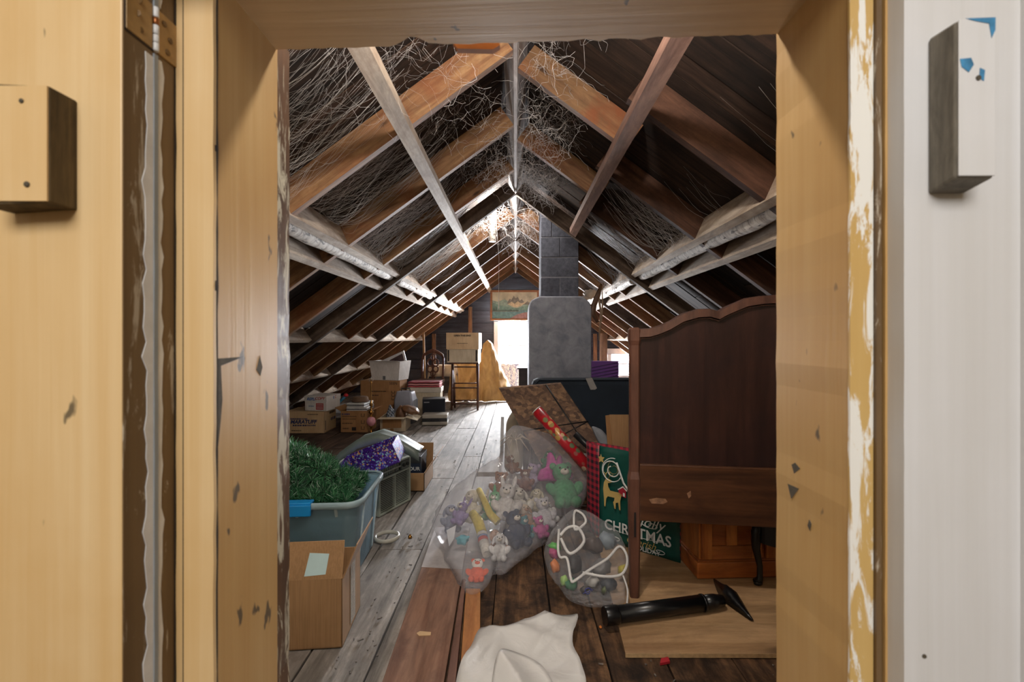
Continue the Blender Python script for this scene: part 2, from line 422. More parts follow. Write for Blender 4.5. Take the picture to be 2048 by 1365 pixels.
for z0, z1, sd in ((-.15, 1.374, 13), (1.43, 1.6, 15)): smear(dl, -.3520, .4345, .4432, z0, z1, .007, -1, sd)
# hinge
hz0, hz1 = 1.3835, 1.4255
hl = MB().bb(-0.3535, -0.3518, 0.4115, 0.4415, 1.3815, 1.4245).build('hinge_leaf', BRASS, dl, bevel=0.0006)
hr = MB().bb(-0.3545, -0.3518, 0.4485, 0.4735, 1.3815, 1.4245).build('hinge_leaf', BRASS, tl, bevel=0.0006)
HSH = plain('hinge_dark_line', '#3a2a1c', 0.8)
MB().bb(-0.3537, -0.3522, 0.4100, 0.4115, 1.380, 1.4255).build('mortise_line', HSH, dl); MB().bb(-0.3537, -0.3522, 0.4105, 0.4425, 1.3795, 1.3815).build('mortise_line', HSH, dl)
m = MB(); m.lathe([(0.0030, 0), (0.0030, 0.0007), (0.0024, 0.0011)], seg=14); m.box((0, 0, 0.0012), (0.0055, 0.0007, 0.0004)); sc_ = m.mesh('screw', plain('screw_head', '#8b6b42', 0.4, var=.3, metal=.2))
for y, z in ((0.4255, 1.4165), (0.4235, 1.4035), (0.427, 1.3905)): inst(sc_, 'screw', dl, (-0.3518, y, z), (0, R(90), rnd.uniform(0, 3)))
for y, z in ((0.456, 1.4155), (0.4635, 1.4035), (0.460, 1.3895)): inst(sc_, 'screw', tl, (-0.3518, y, z), (rnd.uniform(-.6, .6), R(90), 0))
for z0, z1, mt in ((1.381, 1.389, CAULK), (1.3895, 1.397, CAULK), (1.3975, 1.4065, CAULK), (1.407, 1.4135, COPPER), (1.414, 1.424, CAULK)):
    m = MB(); m.lathe([(0.0022, z0), (0.0027, z0 + .0006), (0.0027, z1 - .0006), (0.0022, z1)], (-0.3515, 0.4448, 0), 14); m.build('hinge_knuckle', mt, dl)

for nm, b in (('wall_hall_left', (-2.1, -2.0, -3.2, .474, -.2, 2.6)), ('wall_hall_right', (2.0, 2.1, -3.2, .474, -.2, 2.6)), ('wall_hall_end', (-2.0, 2.0, -3.2, -3.1, -.2, 2.6)), ('ceiling_hall', (-2.1, 2.1, -3.2, .474, 2.6, 2.7))):
    struct(MB().bb(*b).build(nm, wallm))
# ------------------------------------------------------------------ roof
ZR, SL = 2.45, 0.735                     # rafter undersides meet at ZR over x = 0, slope SL
AN = math.atan(SL); CA = math.cos(AN); SA = math.sin(AN)
YF = 9.3                                 # far gable wall
RD = 0.14                                # rafter depth
def zb(x): return ZR - SL * abs(x)       # underside of the rafters
def zs(x): return zb(x) + RD / CA        # underside of the roof boards
XE = ZR / SL + 0.42
ceil_m = MB()
for s in (-1, 1):
    ceil_m.slab([(0, 0.61, zs(0) + .06), (s * XE, 0.61, zs(XE) + .06), (s * XE, YF + .1, zs(XE) + .06), (0, YF + .1, zs(0) + .06)], (0, 0, 0.03))
ceiling = struct(ceil_m.build('ceiling', plain('roof_felt', '#141416', 0.9)))
SHEATH = wood('old_roof_board', '#171312', '#5b4335', 0, 1.0, 0.85, stain='#1a1614', stain_amt=.45, hue=.5)
RAFT = wood('rafter_wood', '#6b452e', '#b08a62', 0, 1.0, 0.75, stain='#7a4528', stain_amt=.4, hue=.3, knots=.4)
RAFTD = wood('rafter_wood_dark', '#3a241a', '#6b4a38', 0, 1.0, 0.8, stain='#2a1b15', stain_amt=.4, hue=.35)
POLE = wood('old_pole_wood', '#4a3a30', '#8d7a6a', 0, 1.0, 0.85, stain='#2b221c', stain_amt=.5, hue=.3)
PALE = wood('pale_dusty_wood', '#a08a76', '#d9c8b4', 1, 1.0, 0.8, stain='#7d6552', stain_amt=.3, hue=.2)
RIDGEW = wood('limed_ridge_wood', '#a89a92', '#e8e0da', 1, 0.6, 0.85, stain='#8a746a', stain_amt=.3, hue=.1)
Lr = XE / CA
def slope_mesh(name, L, w, d, mat, taper=0.0):
    m = MB(); m.hexa([(0, -w / 2, 0), (L, -w / 2, 0), (L, w / 2, 0), (0, w / 2, 0), (taper, -w / 2, d), (L + taper, -w / 2, d), (L + taper, w / 2, d), (taper, w / 2, d)])
    return m.mesh(name, mat)
def on_slope(me, name, side, x, y, dz=0.0, jit=0.0, parent=ceiling):
    """lay a local-X board down the roof slope starting at |x|, its underside dz below the rafter undersides"""
    a = AN + rnd.uniform(-jit, jit)
    o = inst(me, name, parent, (side * x, y, zb(x) - dz), (0, a, 0) if side > 0 else (R(180), R(180) - a, 0))
    return o
# roof boards run down the slope (each its own piece)
for s in (-1, 1):
    y = 0.62
    while y < YF:
        w = rnd.choice((.12, .15, .17, .2)); w = min(w, YF - y)
        if w < .05: break
        L1 = rnd.uniform(1.4, 2.6)
        for a, L in ((0.0, L1), (L1 + .004, Lr - L1)):
            m = MB(); g = rnd.uniform(0, .008); m.bb(0, L - .004, -w / 2 + .003, w / 2 - .003, g, g + .02)
            me = m.mesh('roof_board', SHEATH); p = a * CA
            o = inst(me, 'roof_board', ceiling, (s * p, y + w / 2, zs(p)), (0, AN, 0) if s > 0 else (0, R(180) - AN, 0))
            if s < 0: o.rotation_euler = (R(180), R(180) - AN, 0); o.location.z += .0
        y += w
def rafter(side, y, x0, x1, w=.042, d=RD, mat=RAFT, dz=0.0, name='rafter', jit=0.004):
    L = (x1 - x0) / CA
    me = slope_mesh('rafter', L, w, d, mat)
    o = on_slope(me, name, side, x0, y, dz, jit); return o
for y in (2.13, 2.87, 3.62, 5.03, 5.6, 7.1, 7.7, 8.4, 9.1): rafter(-1, y, 0.012, XE - .36)
for y in (2.27, 3.08, 4.95, 5.5, 7.0, 7.7, 8.4, 9.1):
    rafter(1, y, 0.012, 0.55 if y < 4 else XE - .36)
for y in (1.92, 2.66, 3.38): rafter(1, y, 0.47, XE - .36, mat=RAFTD)
for s in (-1, 1):                         # the two old pole pairs hang lower
    rafter(s, 4.15, 0.0, XE - .4, w=.05, d=.13, mat=POLE, dz=.035, name='pole_rafter')
    rafter(s, 6.1, 0.0, XE - .4, w=.05, d=.13, mat=POLE, dz=.035, name='pole_rafter')
m = MB(); m.slab([(-.009, .62, ZR - .012), (.009, .62, ZR - .012), (.062, .62, ZR + .13), (-.062, .62, ZR + .13)], (0, YF - .62, 0)); m.build('ridge_beam', RIDGEW, ceiling)
# runners nailed lengthwise under the rafters
m = MB(); m.slab([(-.53, .62, zb(.53) - .004), (-.478, .62, zb(.478) - .004), (-.478 , .62, zb(.478) - .044), (-.53, .62, zb(.53) - .044)], (0, 8.5, 0)); m.build('runner', PALE, ceiling)
m = MB(); m.slab([(.535, .62, zb(.535) - .004), (.485, .62, zb(.485) - .004), (.485 , .62, zb(.485) - .05), (.535, .62, zb(.535) - .05)], (0, 3.45, 0)); m.build('runner', wood('pinkish_runner', '#6b4c40', '#a07e6e', 1, 1.0, hue=.1), ceiling)
# purlin boards set between the rafters, a birch pole between each pair
BIRCH = NT('birch_bark')
f = BIRCH.noise(BIRCH.coord((8, 30, 8)), 1.0, 6, .65, .5); f2 = BIRCH.noise(BIRCH.coord((40, 12, 40)), 1.0, 4)
BIRCH.col(BIRCH.mix(BIRCH.ramp(f2, [(.56, 0.), (.64, .8)]), BIRCH.ramp(f, [(.3, '#7d6a5c'), (.5, '#cfc6bb'), (.75, '#efe9e0')]), '#3b2c22'))
BIRCH.b.inputs['Roughness'].default_value = .8; BIRCH.bump(f, .5, .01); BIRCH = BIRCH.m
def purlin_pair(side, y0, y1):
    nrm = Vector((side * SA, 0, CA)); dn = Vector((side * CA, 0, -SA))
    for x in (1.045, 1.2):
        p = Vector((side * x, y0, zb(x)))
        m = MB(); m.slab([p - nrm * .012, p - nrm * .012 + dn * .04, p + nrm * .13 + dn * .055, p + nrm * .13 - dn * .03], (0, y1 - y0, 0)); m.build('purlin_board', PALE, ceiling)
    pts = []; rr = []
    for i in range(13):
        y = lerp(y0 + .03, y1 - .03, i / 12); x = 1.132; q = Vector((side * x, y, zb(x) + .045)); q += Vector((.01 * N((y * 3, side, 0)), 0, .01 * N((y * 3, 7, side))))
        pts.append(q); rr.append(.042 + .008 * N((y * 4, 2, side)))
    m = MB(); m.tube(pts, rr, 12); m.build('birch_pole', BIRCH, ceiling)
for a, b in ((1.35, 4.10), (4.21, 6.03), (6.17, 9.25)): purlin_pair(-1, a, b)
for a, b in ((1.2, 4.08), (4.22, 6.0), (6.17, 9.25)): purlin_pair(1, a, b)
def shelf_block(side, x, y0, y1, w=.1):
    nrm = Vector((side * SA, 0, CA)); dn = Vector((side * CA, 0, -SA)); p = Vector((side * x, y0, zb(x)))
    m = MB(); m.slab([p - nrm * .012, p - nrm * .012 + dn * .038, p + nrm * .13 + dn * .038, p + nrm * .13], (0, y1 - y0, 0)); m.build('blocking_board', PALE, ceiling)
def shelf_block_flat(side, x, y0, y1, w=.1):
    """flat blocking nailed between the rafters"""
    z = zb(x); m = MB(); p = [(side * (x - .02), y0, z + .005), (side * (x + w * .75), y0, z + .005 - .0), (side * (x + .02), y0, z + RD / CA - .0), (side * (x - .035), y0, z + .06)]
    m.slab([(side * (x - w * .5), y0, z - .012), (side * (x + w * .5), y0, z - .012), (side * (x + w * .5), y0, z + .028), (side * (x - w * .5), y0, z + .028)], (0, y1 - y0, 0)); m.build('blocking_board', PALE, ceiling)
for s in (-1, 1):
    for a, b in ((2.9, 4.10), (4.21, 6.03), (6.17, 9.2)): shelf_block(s, 1.84, a, b, .13)
    for a, b in ((3.4, 5.0), (5.05, 7.08), (7.12, 9.2)): shelf_block(s, 2.47, a, b, .13)
    shelf_block(s, 3.0, 4.4, 9.2, .12)
# short birch log hanging beside the ridge
pts = [P(987, 409, 4.9), P(986, 440, 4.9), P(985, 484, 4.9)]
m = MB(); m.tube(pts, [.045, .042, .04], 14); m.build('birch_log', BIRCH, ceiling)

# ------------------------------------------------------------------ far gable wall with windows
GW = wood('dark_gable_board', '#2b2d37', '#52525f', 0, 0.8, 0.8, stain='#24252c', stain_amt=.3, hue=.25)
WX0, WX1, WZ0, WZ1 = -.40, .40, .42, 1.46
SX0, SX1, SZ0, SZ1 = 1.9, 2.42, .34, .80
wall_back = MB(); 
wb_ = wall_back
wb_.bb(-3.9, WX0, YF + .05, YF + .1, -.2, 2.6); wb_.bb(WX0, WX1, YF + .05, YF + .1, -.2, WZ0); wb_.bb(WX0, WX1, YF + .05, YF + .1, WZ1, 2.6)
wb_.bb(WX1, SX0, YF + .05, YF + .1, -.2, 2.6); wb_.bb(SX0, SX1, YF + .05, YF + .1, -.2, SZ0); wb_.bb(SX0, SX1, YF + .05, YF + .1, SZ1, 2.6); wb_.bb(SX1, 3.9, YF + .05, YF + .1, -.2, 2.6)
wall_back = struct(wb_.build('wall_back', plain('gable_backing', '#191a1e', .9)))
z = 0.0
while z < 2.55:
    hgt = rnd.choice((.2, .24, .27)); z1 = z + hgt - .006
    half = (ZR + .15 - z) / SL
    spans = [(-half, half)]
    for a, b, c0, c1 in ((WX0, WX1, WZ0, WZ1), (SX0, SX1, SZ0, SZ1)):
        if z1 > c0 and z < c1:
            spans = [q for x0, x1 in spans for q in (((x0, a), (b, x1)) if x0 < a and x1 > b else ((x0, x1),))]
    for x0, x1 in spans:
        if x1 - x0 < .05: continue
        g = rnd.uniform(0, .006)
        MB().bb(x0, x1, YF + g, YF + .045, z, z1).build('wall_board', GW, wall_back)
    z += hgt
STUD = wood('stud_wood', '#6b4a35', '#a0785a', 2, 1.0, hue=.1)
for x, z1 in ((-.92, 1.75), (-1.66, 1.2), (1.62, 1.2)): MB().bb(x - .035, x + .035, YF - .07, YF - .002, 0, z1).build('wall_stud', STUD, wall_back)

WFR = painted('window_paint', '#e9e9ee', '#c9c9d4', '#7c7c88', under='#a9a9b4', patch=.15, chips=.4)
def glass_mat():
    t = NT('window_glass'); tr = t.n('BsdfTransparent'); gl = t.n('BsdfGlossy'); gl.inputs['Roughness'].default_value = .05; mx = t.n('MixShader'); mx.inputs[0].default_value = .06
    f = t.noise(t.coord((9, 9, 9)), 1.0, 4); tr_c = t.ramp(f, [(.3, '#e4e6ea'), (.7, '#ffffff')]); t.l(tr_c, tr.inputs[0])
    t.l(tr.outputs[0], mx.inputs[1]); t.l(gl.outputs[0], mx.inputs[2]); t.l(mx.outputs[0], t.out.inputs[0]); return t.m
GLASS = glass_mat()
def window(n, x0, x1, z0, z1):
    w = MB()
    w.bb(x0 - .04, x0 + .05, YF - .035, YF + .08, z0, z1); w.bb(x1 - .05, x1 + .04, YF - .035, YF + .08, z0, z1)
    w.bb(x0 - .04, x1 + .04, YF - .035, YF + .08, z1 - .02, z1 + .1); w.bb(x0 - .06, x1 + .06, YF - .08, YF + .08, z0 - .03, z0 + .02)
    o = struct(w.build('window_%d' % n, WFR, bevel=.004))
    zm = (z0 + z1) / 2 + .02
    for a, b, y in ((zm - .015, z1 - .02, YF + .05), (z0 + .02, zm + .015, YF + .02)):
        s = MB(); s.bb(x0 + .05, x0 + .09, y, y + .025, a, b); s.bb(x1 - .09, x1 - .05, y, y + .025, a, b); s.bb(x0 + .09, x1 - .09, y, y + .025, a, a + .035); s.bb(x0 + .09, x1 - .09, y, y + .025, b - .035, b)
        so = s.build('sash', WFR, o, bevel=.003); MB().bb(x0 + .085, x1 - .085, y + .01, y + .013, a + .03, b - .03).build('pane', GLASS, so)
window(1, WX0, WX1, WZ0, WZ1); window(2, SX0, SX1, SZ0, SZ1)

# ------------------------------------------------------------------ floor
FLG = wood('dusty_floor_board', '#5f5953', '#c4bcb3', 1, 0.7, .85, stain='#6b635c', stain_amt=.45, hue=.22, knots=.4, bump=.7, mottle=.55, sscale=3.0)
FLD = wood('stained_floor_board', '#3a2416', '#9a7350', 1, 0.8, .8, stain='#120c09', stain_amt=.62, mottle=.8, sscale=4.0, hue=.25, knots=.3, bump=.6)
FLB = wood('brown_floor_board', '#3a2c24', '#6b5546', 1, 0.8, .85, stain='#241a14', stain_amt=.5, hue=.25, bump=.4)
fl = MB(); fl.bb(-3.9, 3.9, .62, YF + .06, -.12, -.05); floor = struct(fl.build('floor', plain('joist_dark', '#0c0a09', .95)))
hall = MB(); hall.bb(-4.2, 4.2, -3.2, .47, -.25, -.2); struct(hall.build('floor_hall', wood('hall_floor', '#5a4632', '#8d7152', 1)))
x = -3.36; k = 0
while x < 3.36:
    w = rnd.choice((.17, .2, .23, .26)); y = .64; xm = x + w / 2
    cuts = [.64]
    if xm > -.2: cuts.append(2.75 + rnd.uniform(-.3, .3))
    else: cuts.append(rnd.uniform(2.2, 3.4))
    cuts += [cuts[-1] + rnd.uniform(1.2, 2.0)]; cuts += [min(cuts[-1] + rnd.uniform(1.6, 2.4), 7.5), YF]
    hole = {}
    if -.58 < xm < -.42: cuts[1] = 3.5; hole[0] = .14
    if -.30 < xm < -.1: hole[1] = .10
    for i, (a, b) in enumerate(zip(cuts, cuts[1:])):
        mt = FLG; b -= hole.get(i, 0)
        if xm > -.22 and i == 0: mt = FLD
        elif xm < -1.45 and a < 5.5: mt = FLB
        gap = rnd.choice((.003, .004, .008)); dz = rnd.uniform(-.004, .001)
        m = MB(); n = 10; rows = []
        for q in range(n + 1):
            yy = lerp(a, b - rnd.choice((.004, .01)), q / n); jx = .006 * N((xm * 9, yy * 2.2, 1)); jz = dz + .003 * N((xm * 3, yy * 1.5, 4))
            rows.append([m.bm.verts.new(p) for p in ((x + gap + jx, yy, -.045), (x + w + jx - gap * .2, yy, -.045), (x + w + jx - gap * .2, yy, jz), (x + gap + jx, yy, jz))])
        for A, B in zip(rows, rows[1:]):
            for c in range(4): m._f([A[c], A[(c + 1) % 4], B[(c + 1) % 4], B[c]])
        m._f(rows[0][::-1]); m._f(rows[-1])
        m.build('floor_board', mt, floor, bevel=.003)
    x += w

# ------------------------------------------------------------------ chimney
CB = NT('sooty_block'); v = CB.coord((1, 1, 1)); f = CB.noise(v, 30, 8, .7); f2 = CB.noise(v, 3, 4)  # dark blue-grey concrete, mottled darker by noise
CB.col(CB.mix(CB.ramp(f2, [(.4, 0.), (.7, .6)]), CB.ramp(f, [(.3, '#343741'), (.7, '#5f626d')]), '#2c2c34')); CB.b.inputs['Roughness'].default_value = .9; CB.bump(f, .4, .006); CB = CB.m
PLA = NT('grey_render'); v = PLA.coord((1, 1, 1)); f = PLA.noise(v, 9, 7, .62, .6); f2 = PLA.noise(v, 2.4, 4, .5, .5); f3 = PLA.noise(v, 60, 4)
PLA.col(PLA.mix(PLA.ramp(f2, [(.5, 0.), (.72, .55)]), PLA.ramp(f, [(.3, '#727682'), (.7, '#9da0aa')]), '#54555f')); PLA.b.inputs['Roughness'].default_value = .85; PLA.bump(f3, .25, .004); PLA = PLA.m
YC = 4.44
ch = thing('chimney', 'grey concrete block chimney with a rendered base rising through the roof', 'chimney', (.44, YC + .3, 0))
def loc(p): return Vector(p) - Vector((.44, YC + .3, 0))
# rendered base with rounded shoulders
m = MB(); prof = []
for i in range(9): prof.append((i / 8, 0))
z_sh = P(0, 602, YC).z
out = [(.132, .0), (.132, z_sh - .08), (.14, z_sh - .02), (.16, z_sh + .01), (.235, z_sh + .045), (.65, z_sh + .045), (.69, z_sh + .015), (.73, z_sh - .02), (.742, z_sh - .08), (.742, 0)]
m.slab([loc((x, YC, z)) for x, z in out], (0, .62, 0)); m.build('rendered_base', PLA, ch, bevel=.012)
zc = z_sh + .047; row = 0
def flue(x0, x1, y0, y1, z0, z1, lim=.012):
    t0, t1 = (min(z1, zs(x) - lim) for x in (x0, x1)); q = loc((0, 0, 0))
    if t0 - z0 < .01: return None
    t1 = max(t1, z0 + .004)
    return MB().hexa([(x + q.x, y + q.y, z) for x, y, z in ((x0, y0, z0), (x1, y0, z0), (x1, y1, z0), (x0, y1, z0), (x0, y0, t0), (x1, y0, t1), (x1, y1, t1), (x0, y1, t0))])
while zc < 2.5:
    if row % 2 == 0: segs = ((.254, .44), (.444, .629))
    else: segs = ((.254, .629),) if row % 4 == 1 else ((.254, .36), (.364, .629))
    for x0, x1 in segs:
        e = rnd.uniform(-.003, .003)
        if zc > zs(x1) - .03: 
            x1 = min(x1, (ZR + RD / CA - zc - .03) / SL)
            if x1 - x0 < .02: continue
        f_ = flue(x0, x1, YC + .1 + e, YC + .48 + e, zc, zc + .192)
        if f_: f_.build('chimney_block', CB, ch, bevel=.004)
    zc += .2; row += 1
flue(.258, .625, YC + .1035, YC + .476, z_sh, 2.5, .03).build('mortar', plain('grey_mortar', '#7a7a80', .95), ch)

# unseen bare bulbs added as fill light: one on the ridge just inside the door, one inferred from the pull cord, on the back of the first pole rafter
BULB = NT('bulb_glow'); BULB.b.inputs['Emission Color'].default_value = (1, .86, .68, 1); BULB.b.inputs['Emission Strength'].default_value = 12; BULB = BULB.m
def bulb(label, loc, rot, power, k=1.0):
    b = thing('ceiling_bulb', label, 'lamp', loc, rot=rot)
    m = MB(); m.lathe([(.045 * k, 0), (.045 * k, -.012 * k), (.028 * k, -.02 * k), (.024 * k, -.05 * k), (.02 * k, -.05 * k)], seg=20); m.build('holder', plain('porcelain', '#ecebe6', .3), b)
    m = MB(); m.lathe([(r * k, z * k) for r, z in ((.013, -.05), (.016, -.065), (.028, -.09), (.031, -.11), (.024, -.132), (.008, -.142))], seg=20); m.build('bulb', BULB, b)
    l = bpy.data.lights.new('bulb_light', 'POINT'); l.energy = power; l.color = (1, .92, .84); l.shadow_soft_size = .05
    o = bpy.data.objects.new('bulb_light', l); COL.objects.link(o); o.parent = b; o.location = (0, 0, -.2 * k)
bulb('bare light bulb in a white porcelain holder on the ridge just inside the doorway', (0, 1.02, ZR - .014), (0, 0, 0), 46)
bulb('bare light bulb on the far side of the first pole rafter', (-.2, 4.178, 2.355), (R(90), 0, 0), 36, .7)
# ------------------------------------------------------------------ cartons
def cardboard(name, c, dark=None, rough=.85):
    if name in MATS: return MATS[name]
    t = NT(name); v = t.coord(); f = t.noise(v, 5, 5, .6, .4); g = t.noise(t.coord((220, 220, 6)), 1.0, 2)
    cc = t.mix(t.ramp(f, [(.35, .5), (.7, 0.)]), c, dark or '#6b5138'); cc = t.mix(t.ramp(g, [(.4, .18), (.6, 0.)]), cc, '#4a3826')
    t.col(cc); t.b.inputs['Roughness'].default_value = rough; t.b.inputs['Specular IOR Level'].default_value = .2; t.bump(g, .1, .002); MATS[name] = t.m; return t.m
KRAFT = cardboard('kraft_board', '#a98560', '#8d6c4a'); KRAFTD = cardboard('kraft_board_dark', '#a87e55', '#82603f'); KRAFTL = cardboard('kraft_board_pale', '#cdb18b', '#a98a65')
WHITEC = cardboard('white_board', '#e0ddd9', '#bdb8b2'); CREAMC = cardboard('cream_board', '#c3b59c', '#a3947a')
INKN = plain('navy_ink', '#1f2f5c', .8); INKR = plain('red_ink', '#b02a30', .8); INKK = plain('black_ink', '#241d18', .85); INKB = plain('blue_ink', '#2463ad', .8); INKW = plain('white_ink', '#e3e3df', .7)
TAPE = plain('brown_tape', '#8f6a45', .35, var=.25, scale=30); CLTAPE = clear('clear_tape', '#d9d2c6', .35, .15, .6, 60)
def carton(name, label, cat, loc, rz, w, d, h, mat, flaps=(), closed=False, group=None, flap=None, th=.004, rot=None, flare=0.0):
    """cardboard box, base centre at loc, front towards -Y. flaps: (side, degrees from closed)"""
    t = thing(name, label, cat, loc, rz, group, rot)
    b = MB(); x, y = w / 2, d / 2; X, Y_ = x * (1 + flare), y * (1 + flare)
    b.bb(-x, x, -y, y, 0, th)
    def wall(p0, p1, q1, q0, n): b.slab([p0, p1, q1, q0], Vector(n) * -th)
    wall((-x, -y, 0), (x, -y, 0), (X, -Y_, h), (-X, -Y_, h), (0, -1, 0)); wall((-x, y, 0), (x, y, 0), (X, Y_, h), (-X, Y_, h), (0, 1, 0))
    wall((-x, -y, 0), (-x, y, 0), (-X, Y_, h), (-X, -Y_, h), (-1, 0, 0)); wall((x, -y, 0), (x, y, 0), (X, Y_, h), (X, -Y_, h), (1, 0, 0))
    b.build('box_body', mat, t)
    fl = flap or min(w, d) / 2
    if closed: flaps = (('F', 0), ('B', 0)) ; fl = d / 2 - .001
    for side, a in flaps:
        a = R(a); c, s = math.cos(a), math.sin(a)
        if side in 'FB':
            k = -1 if side == 'F' else 1; y0 = k * Y_; L = [(-X, y0, h), (X, y0, h), (X, y0 - k * fl * c, h + fl * s), (-X, y0 - k * fl * c, h + fl * s)]
            off = Vector((0, k * s * th, c * th))
        else:
            k = -1 if side == 'L' else 1; x0 = k * X; L = [(x0, -Y_, h), (x0, Y_, h), (x0 - k * fl * c, Y_, h + fl * s), (x0 - k * fl * c, -Y_, h + fl * s)]
            off = Vector((k * s * th, 0, c * th))
        m = MB(); m.slab(L, off); m.build('flap', mat, t)
    return t
def front(t, s, size, mat, x, z, d, **k): return text(s, size, mat, t, (x, -d / 2 - .0012, z), (R(90), 0, 0), **k)
def right(t, s, size, mat, y, z, w, roll=0, **k): return text(s, size, mat, t, (w / 2 + .0012, y, z), (R(90), R(roll), R(90)), **k)
def bars(t, x, z, w, h, mat, d, n=3, side=False, W=0):
    """unreadable small print: a row of short printed strokes"""
    m = MB(); g = random.Random(int(x * 977 + z * 3571) + n); k = x - w / 2
    while k < x + w / 2:
        q = min(g.uniform(.25, .8) * w / n * .5, x + w / 2 - k); 
        if side: m.bb(W / 2 + .0004, W / 2 + .0014, k, k + q, z - h / 2, z + h / 2)
        else: m.bb(k, k + q, -d / 2 - .0014, -d / 2 - .0004, z - h / 2, z + h / 2)
        k += q + h * .35
    return m.build('printed_line', mat, t)
def patch(t, x0, x1, z0, z1, d, mat, name='label_patch', lift=.0006):
    return MB().bb(x0, x1, -d / 2 - lift - .0004, -d / 2 - lift + .0004, z0, z1).build(name, mat, t)

# carton in the doorway with its flaps up and a pale blue sticker
fc = carton('cardboard_box', 'open plain cardboard box with raised flaps and a pale blue sticker beside the doorway', 'box', (-.835, 1.722, .003), 5, .42, .25, .245, KRAFT, (('R', 112), ('L', 110)), flap=.13)
fo = thing('x', '', ''); bpy.data.objects.remove(fo)
m = MB(); a = R(74); y0 = -.125; p = [(-.21, y0, .245), (.21, y0, .245), (.208, y0 + .125 * math.cos(a), .245 + .125 * math.sin(a)), (-.21, y0 + .125 * math.cos(a), .245 + .125 * math.sin(a))]
ff = m.slab(p, (0, .004, 0)).build('flap', KRAFT, fc)
def on_flap(x, s): return Vector((x, y0 + s * math.cos(a) - .001, .245 + s * math.sin(a)))
m = MB(); m.slab([on_flap(.078, .012), on_flap(.151, .016), on_flap(.158, .083), on_flap(.09, .088)], (0, .0006, 0)); st = m.build('sticker', plain('pale_blue_sticker', '#bcd8dc', .5, var=.05), fc, label='pale blue paper sticker')
MB().bb(.2105, .2125, -.02, .04, .02, .24).build('tape_strip', CLTAPE, fc)

# ------------------------------------------------------------------ translucent tote with garland
TOTE = clear('tote_plastic', '#86a9ba', .5, .3, .25, 10)
tote = thing('storage_tote', 'large translucent blue-grey plastic tote filled with green garland', 'storage bin', (-1.075, 2.22, .003), 3.5)
def rrect(w, d, r, z, n=6):
    pts = []
    for cx, cy, a0 in ((w / 2 - r, d / 2 - r, 0), (-w / 2 + r, d / 2 - r, 90), (-w / 2 + r, -d / 2 + r, 180), (w / 2 - r, -d / 2 + r, 270)):
        for k in range(n + 1): a = R(a0 + 90 * k / n); pts.append(Vector((cx + r * math.cos(a), cy + r * math.sin(a), z)))
    return pts
def loft(rings, close_bottom=True, close_top=False):
    m = MB(); vs = [[m.bm.verts.new(p) for p in r] for r in rings]; n = len(rings[0])
    for A, B in zip(vs, vs[1:]):
        for k in range(n): m._f([A[k], A[(k + 1) % n], B[(k + 1) % n], B[k]], True)
    if close_bottom: m._f(vs[0][::-1])
    if close_top: m._f(vs[-1])
    return m
loft([rrect(.64, .38, .05, 0), rrect(.66, .40, .06, .01), rrect(.71, .45, .06, .33), rrect(.715, .455, .06, .335), rrect(.73, .47, .065, .36)]).build('tub', TOTE, tote, solid=.004)
loft([rrect(.732, .472, .065, .345), rrect(.755, .495, .07, .352), rrect(.76, .5, .07, .372), rrect(.752, .492, .07, .378), rrect(.73, .47, .065, .374)], False).build('rim', clear('tote_rim_plastic', '#a9c3cc', .7, .25, .2), tote, solid=.003)
RIB = clear('tote_rib_plastic', '#bcd0d6', .75, .25, .1)
for x in (-.3, -.1, .1, .27): MB().hexa([(x - .006, -.222, .30), (x + .006, -.222, .30), (x + .006, -.215, .30), (x - .006, -.215, .30), (x - .006, -.242, .35), (x + .006, -.242, .35), (x + .006, -.225, .35), (x - .006, -.225, .35)]).build('rib', RIB, tote)
for y in (-.13, .13): MB().hexa([(.333, y - .006, .02), (.338, y - .006, .02), (.338, y + .006, .02), (.333, y + .006, .02), (.364, y - .006, .34), (.369, y - .006, .34), (.369, y + .006, .34), (.364, y + .006, .34)]).build('rib', RIB, tote)
BLUEP = plain('bright_blue_plastic', '#1c8fd6', .35, var=.06)
m = MB(); m.bb(-.04, .17, -.262, -.246, .325, .375); m.bb(-.04, .17, -.255, -.21, .372, .384); m.build('latch', BLUEP, tote, bevel=.004, label='bright blue latch handle')

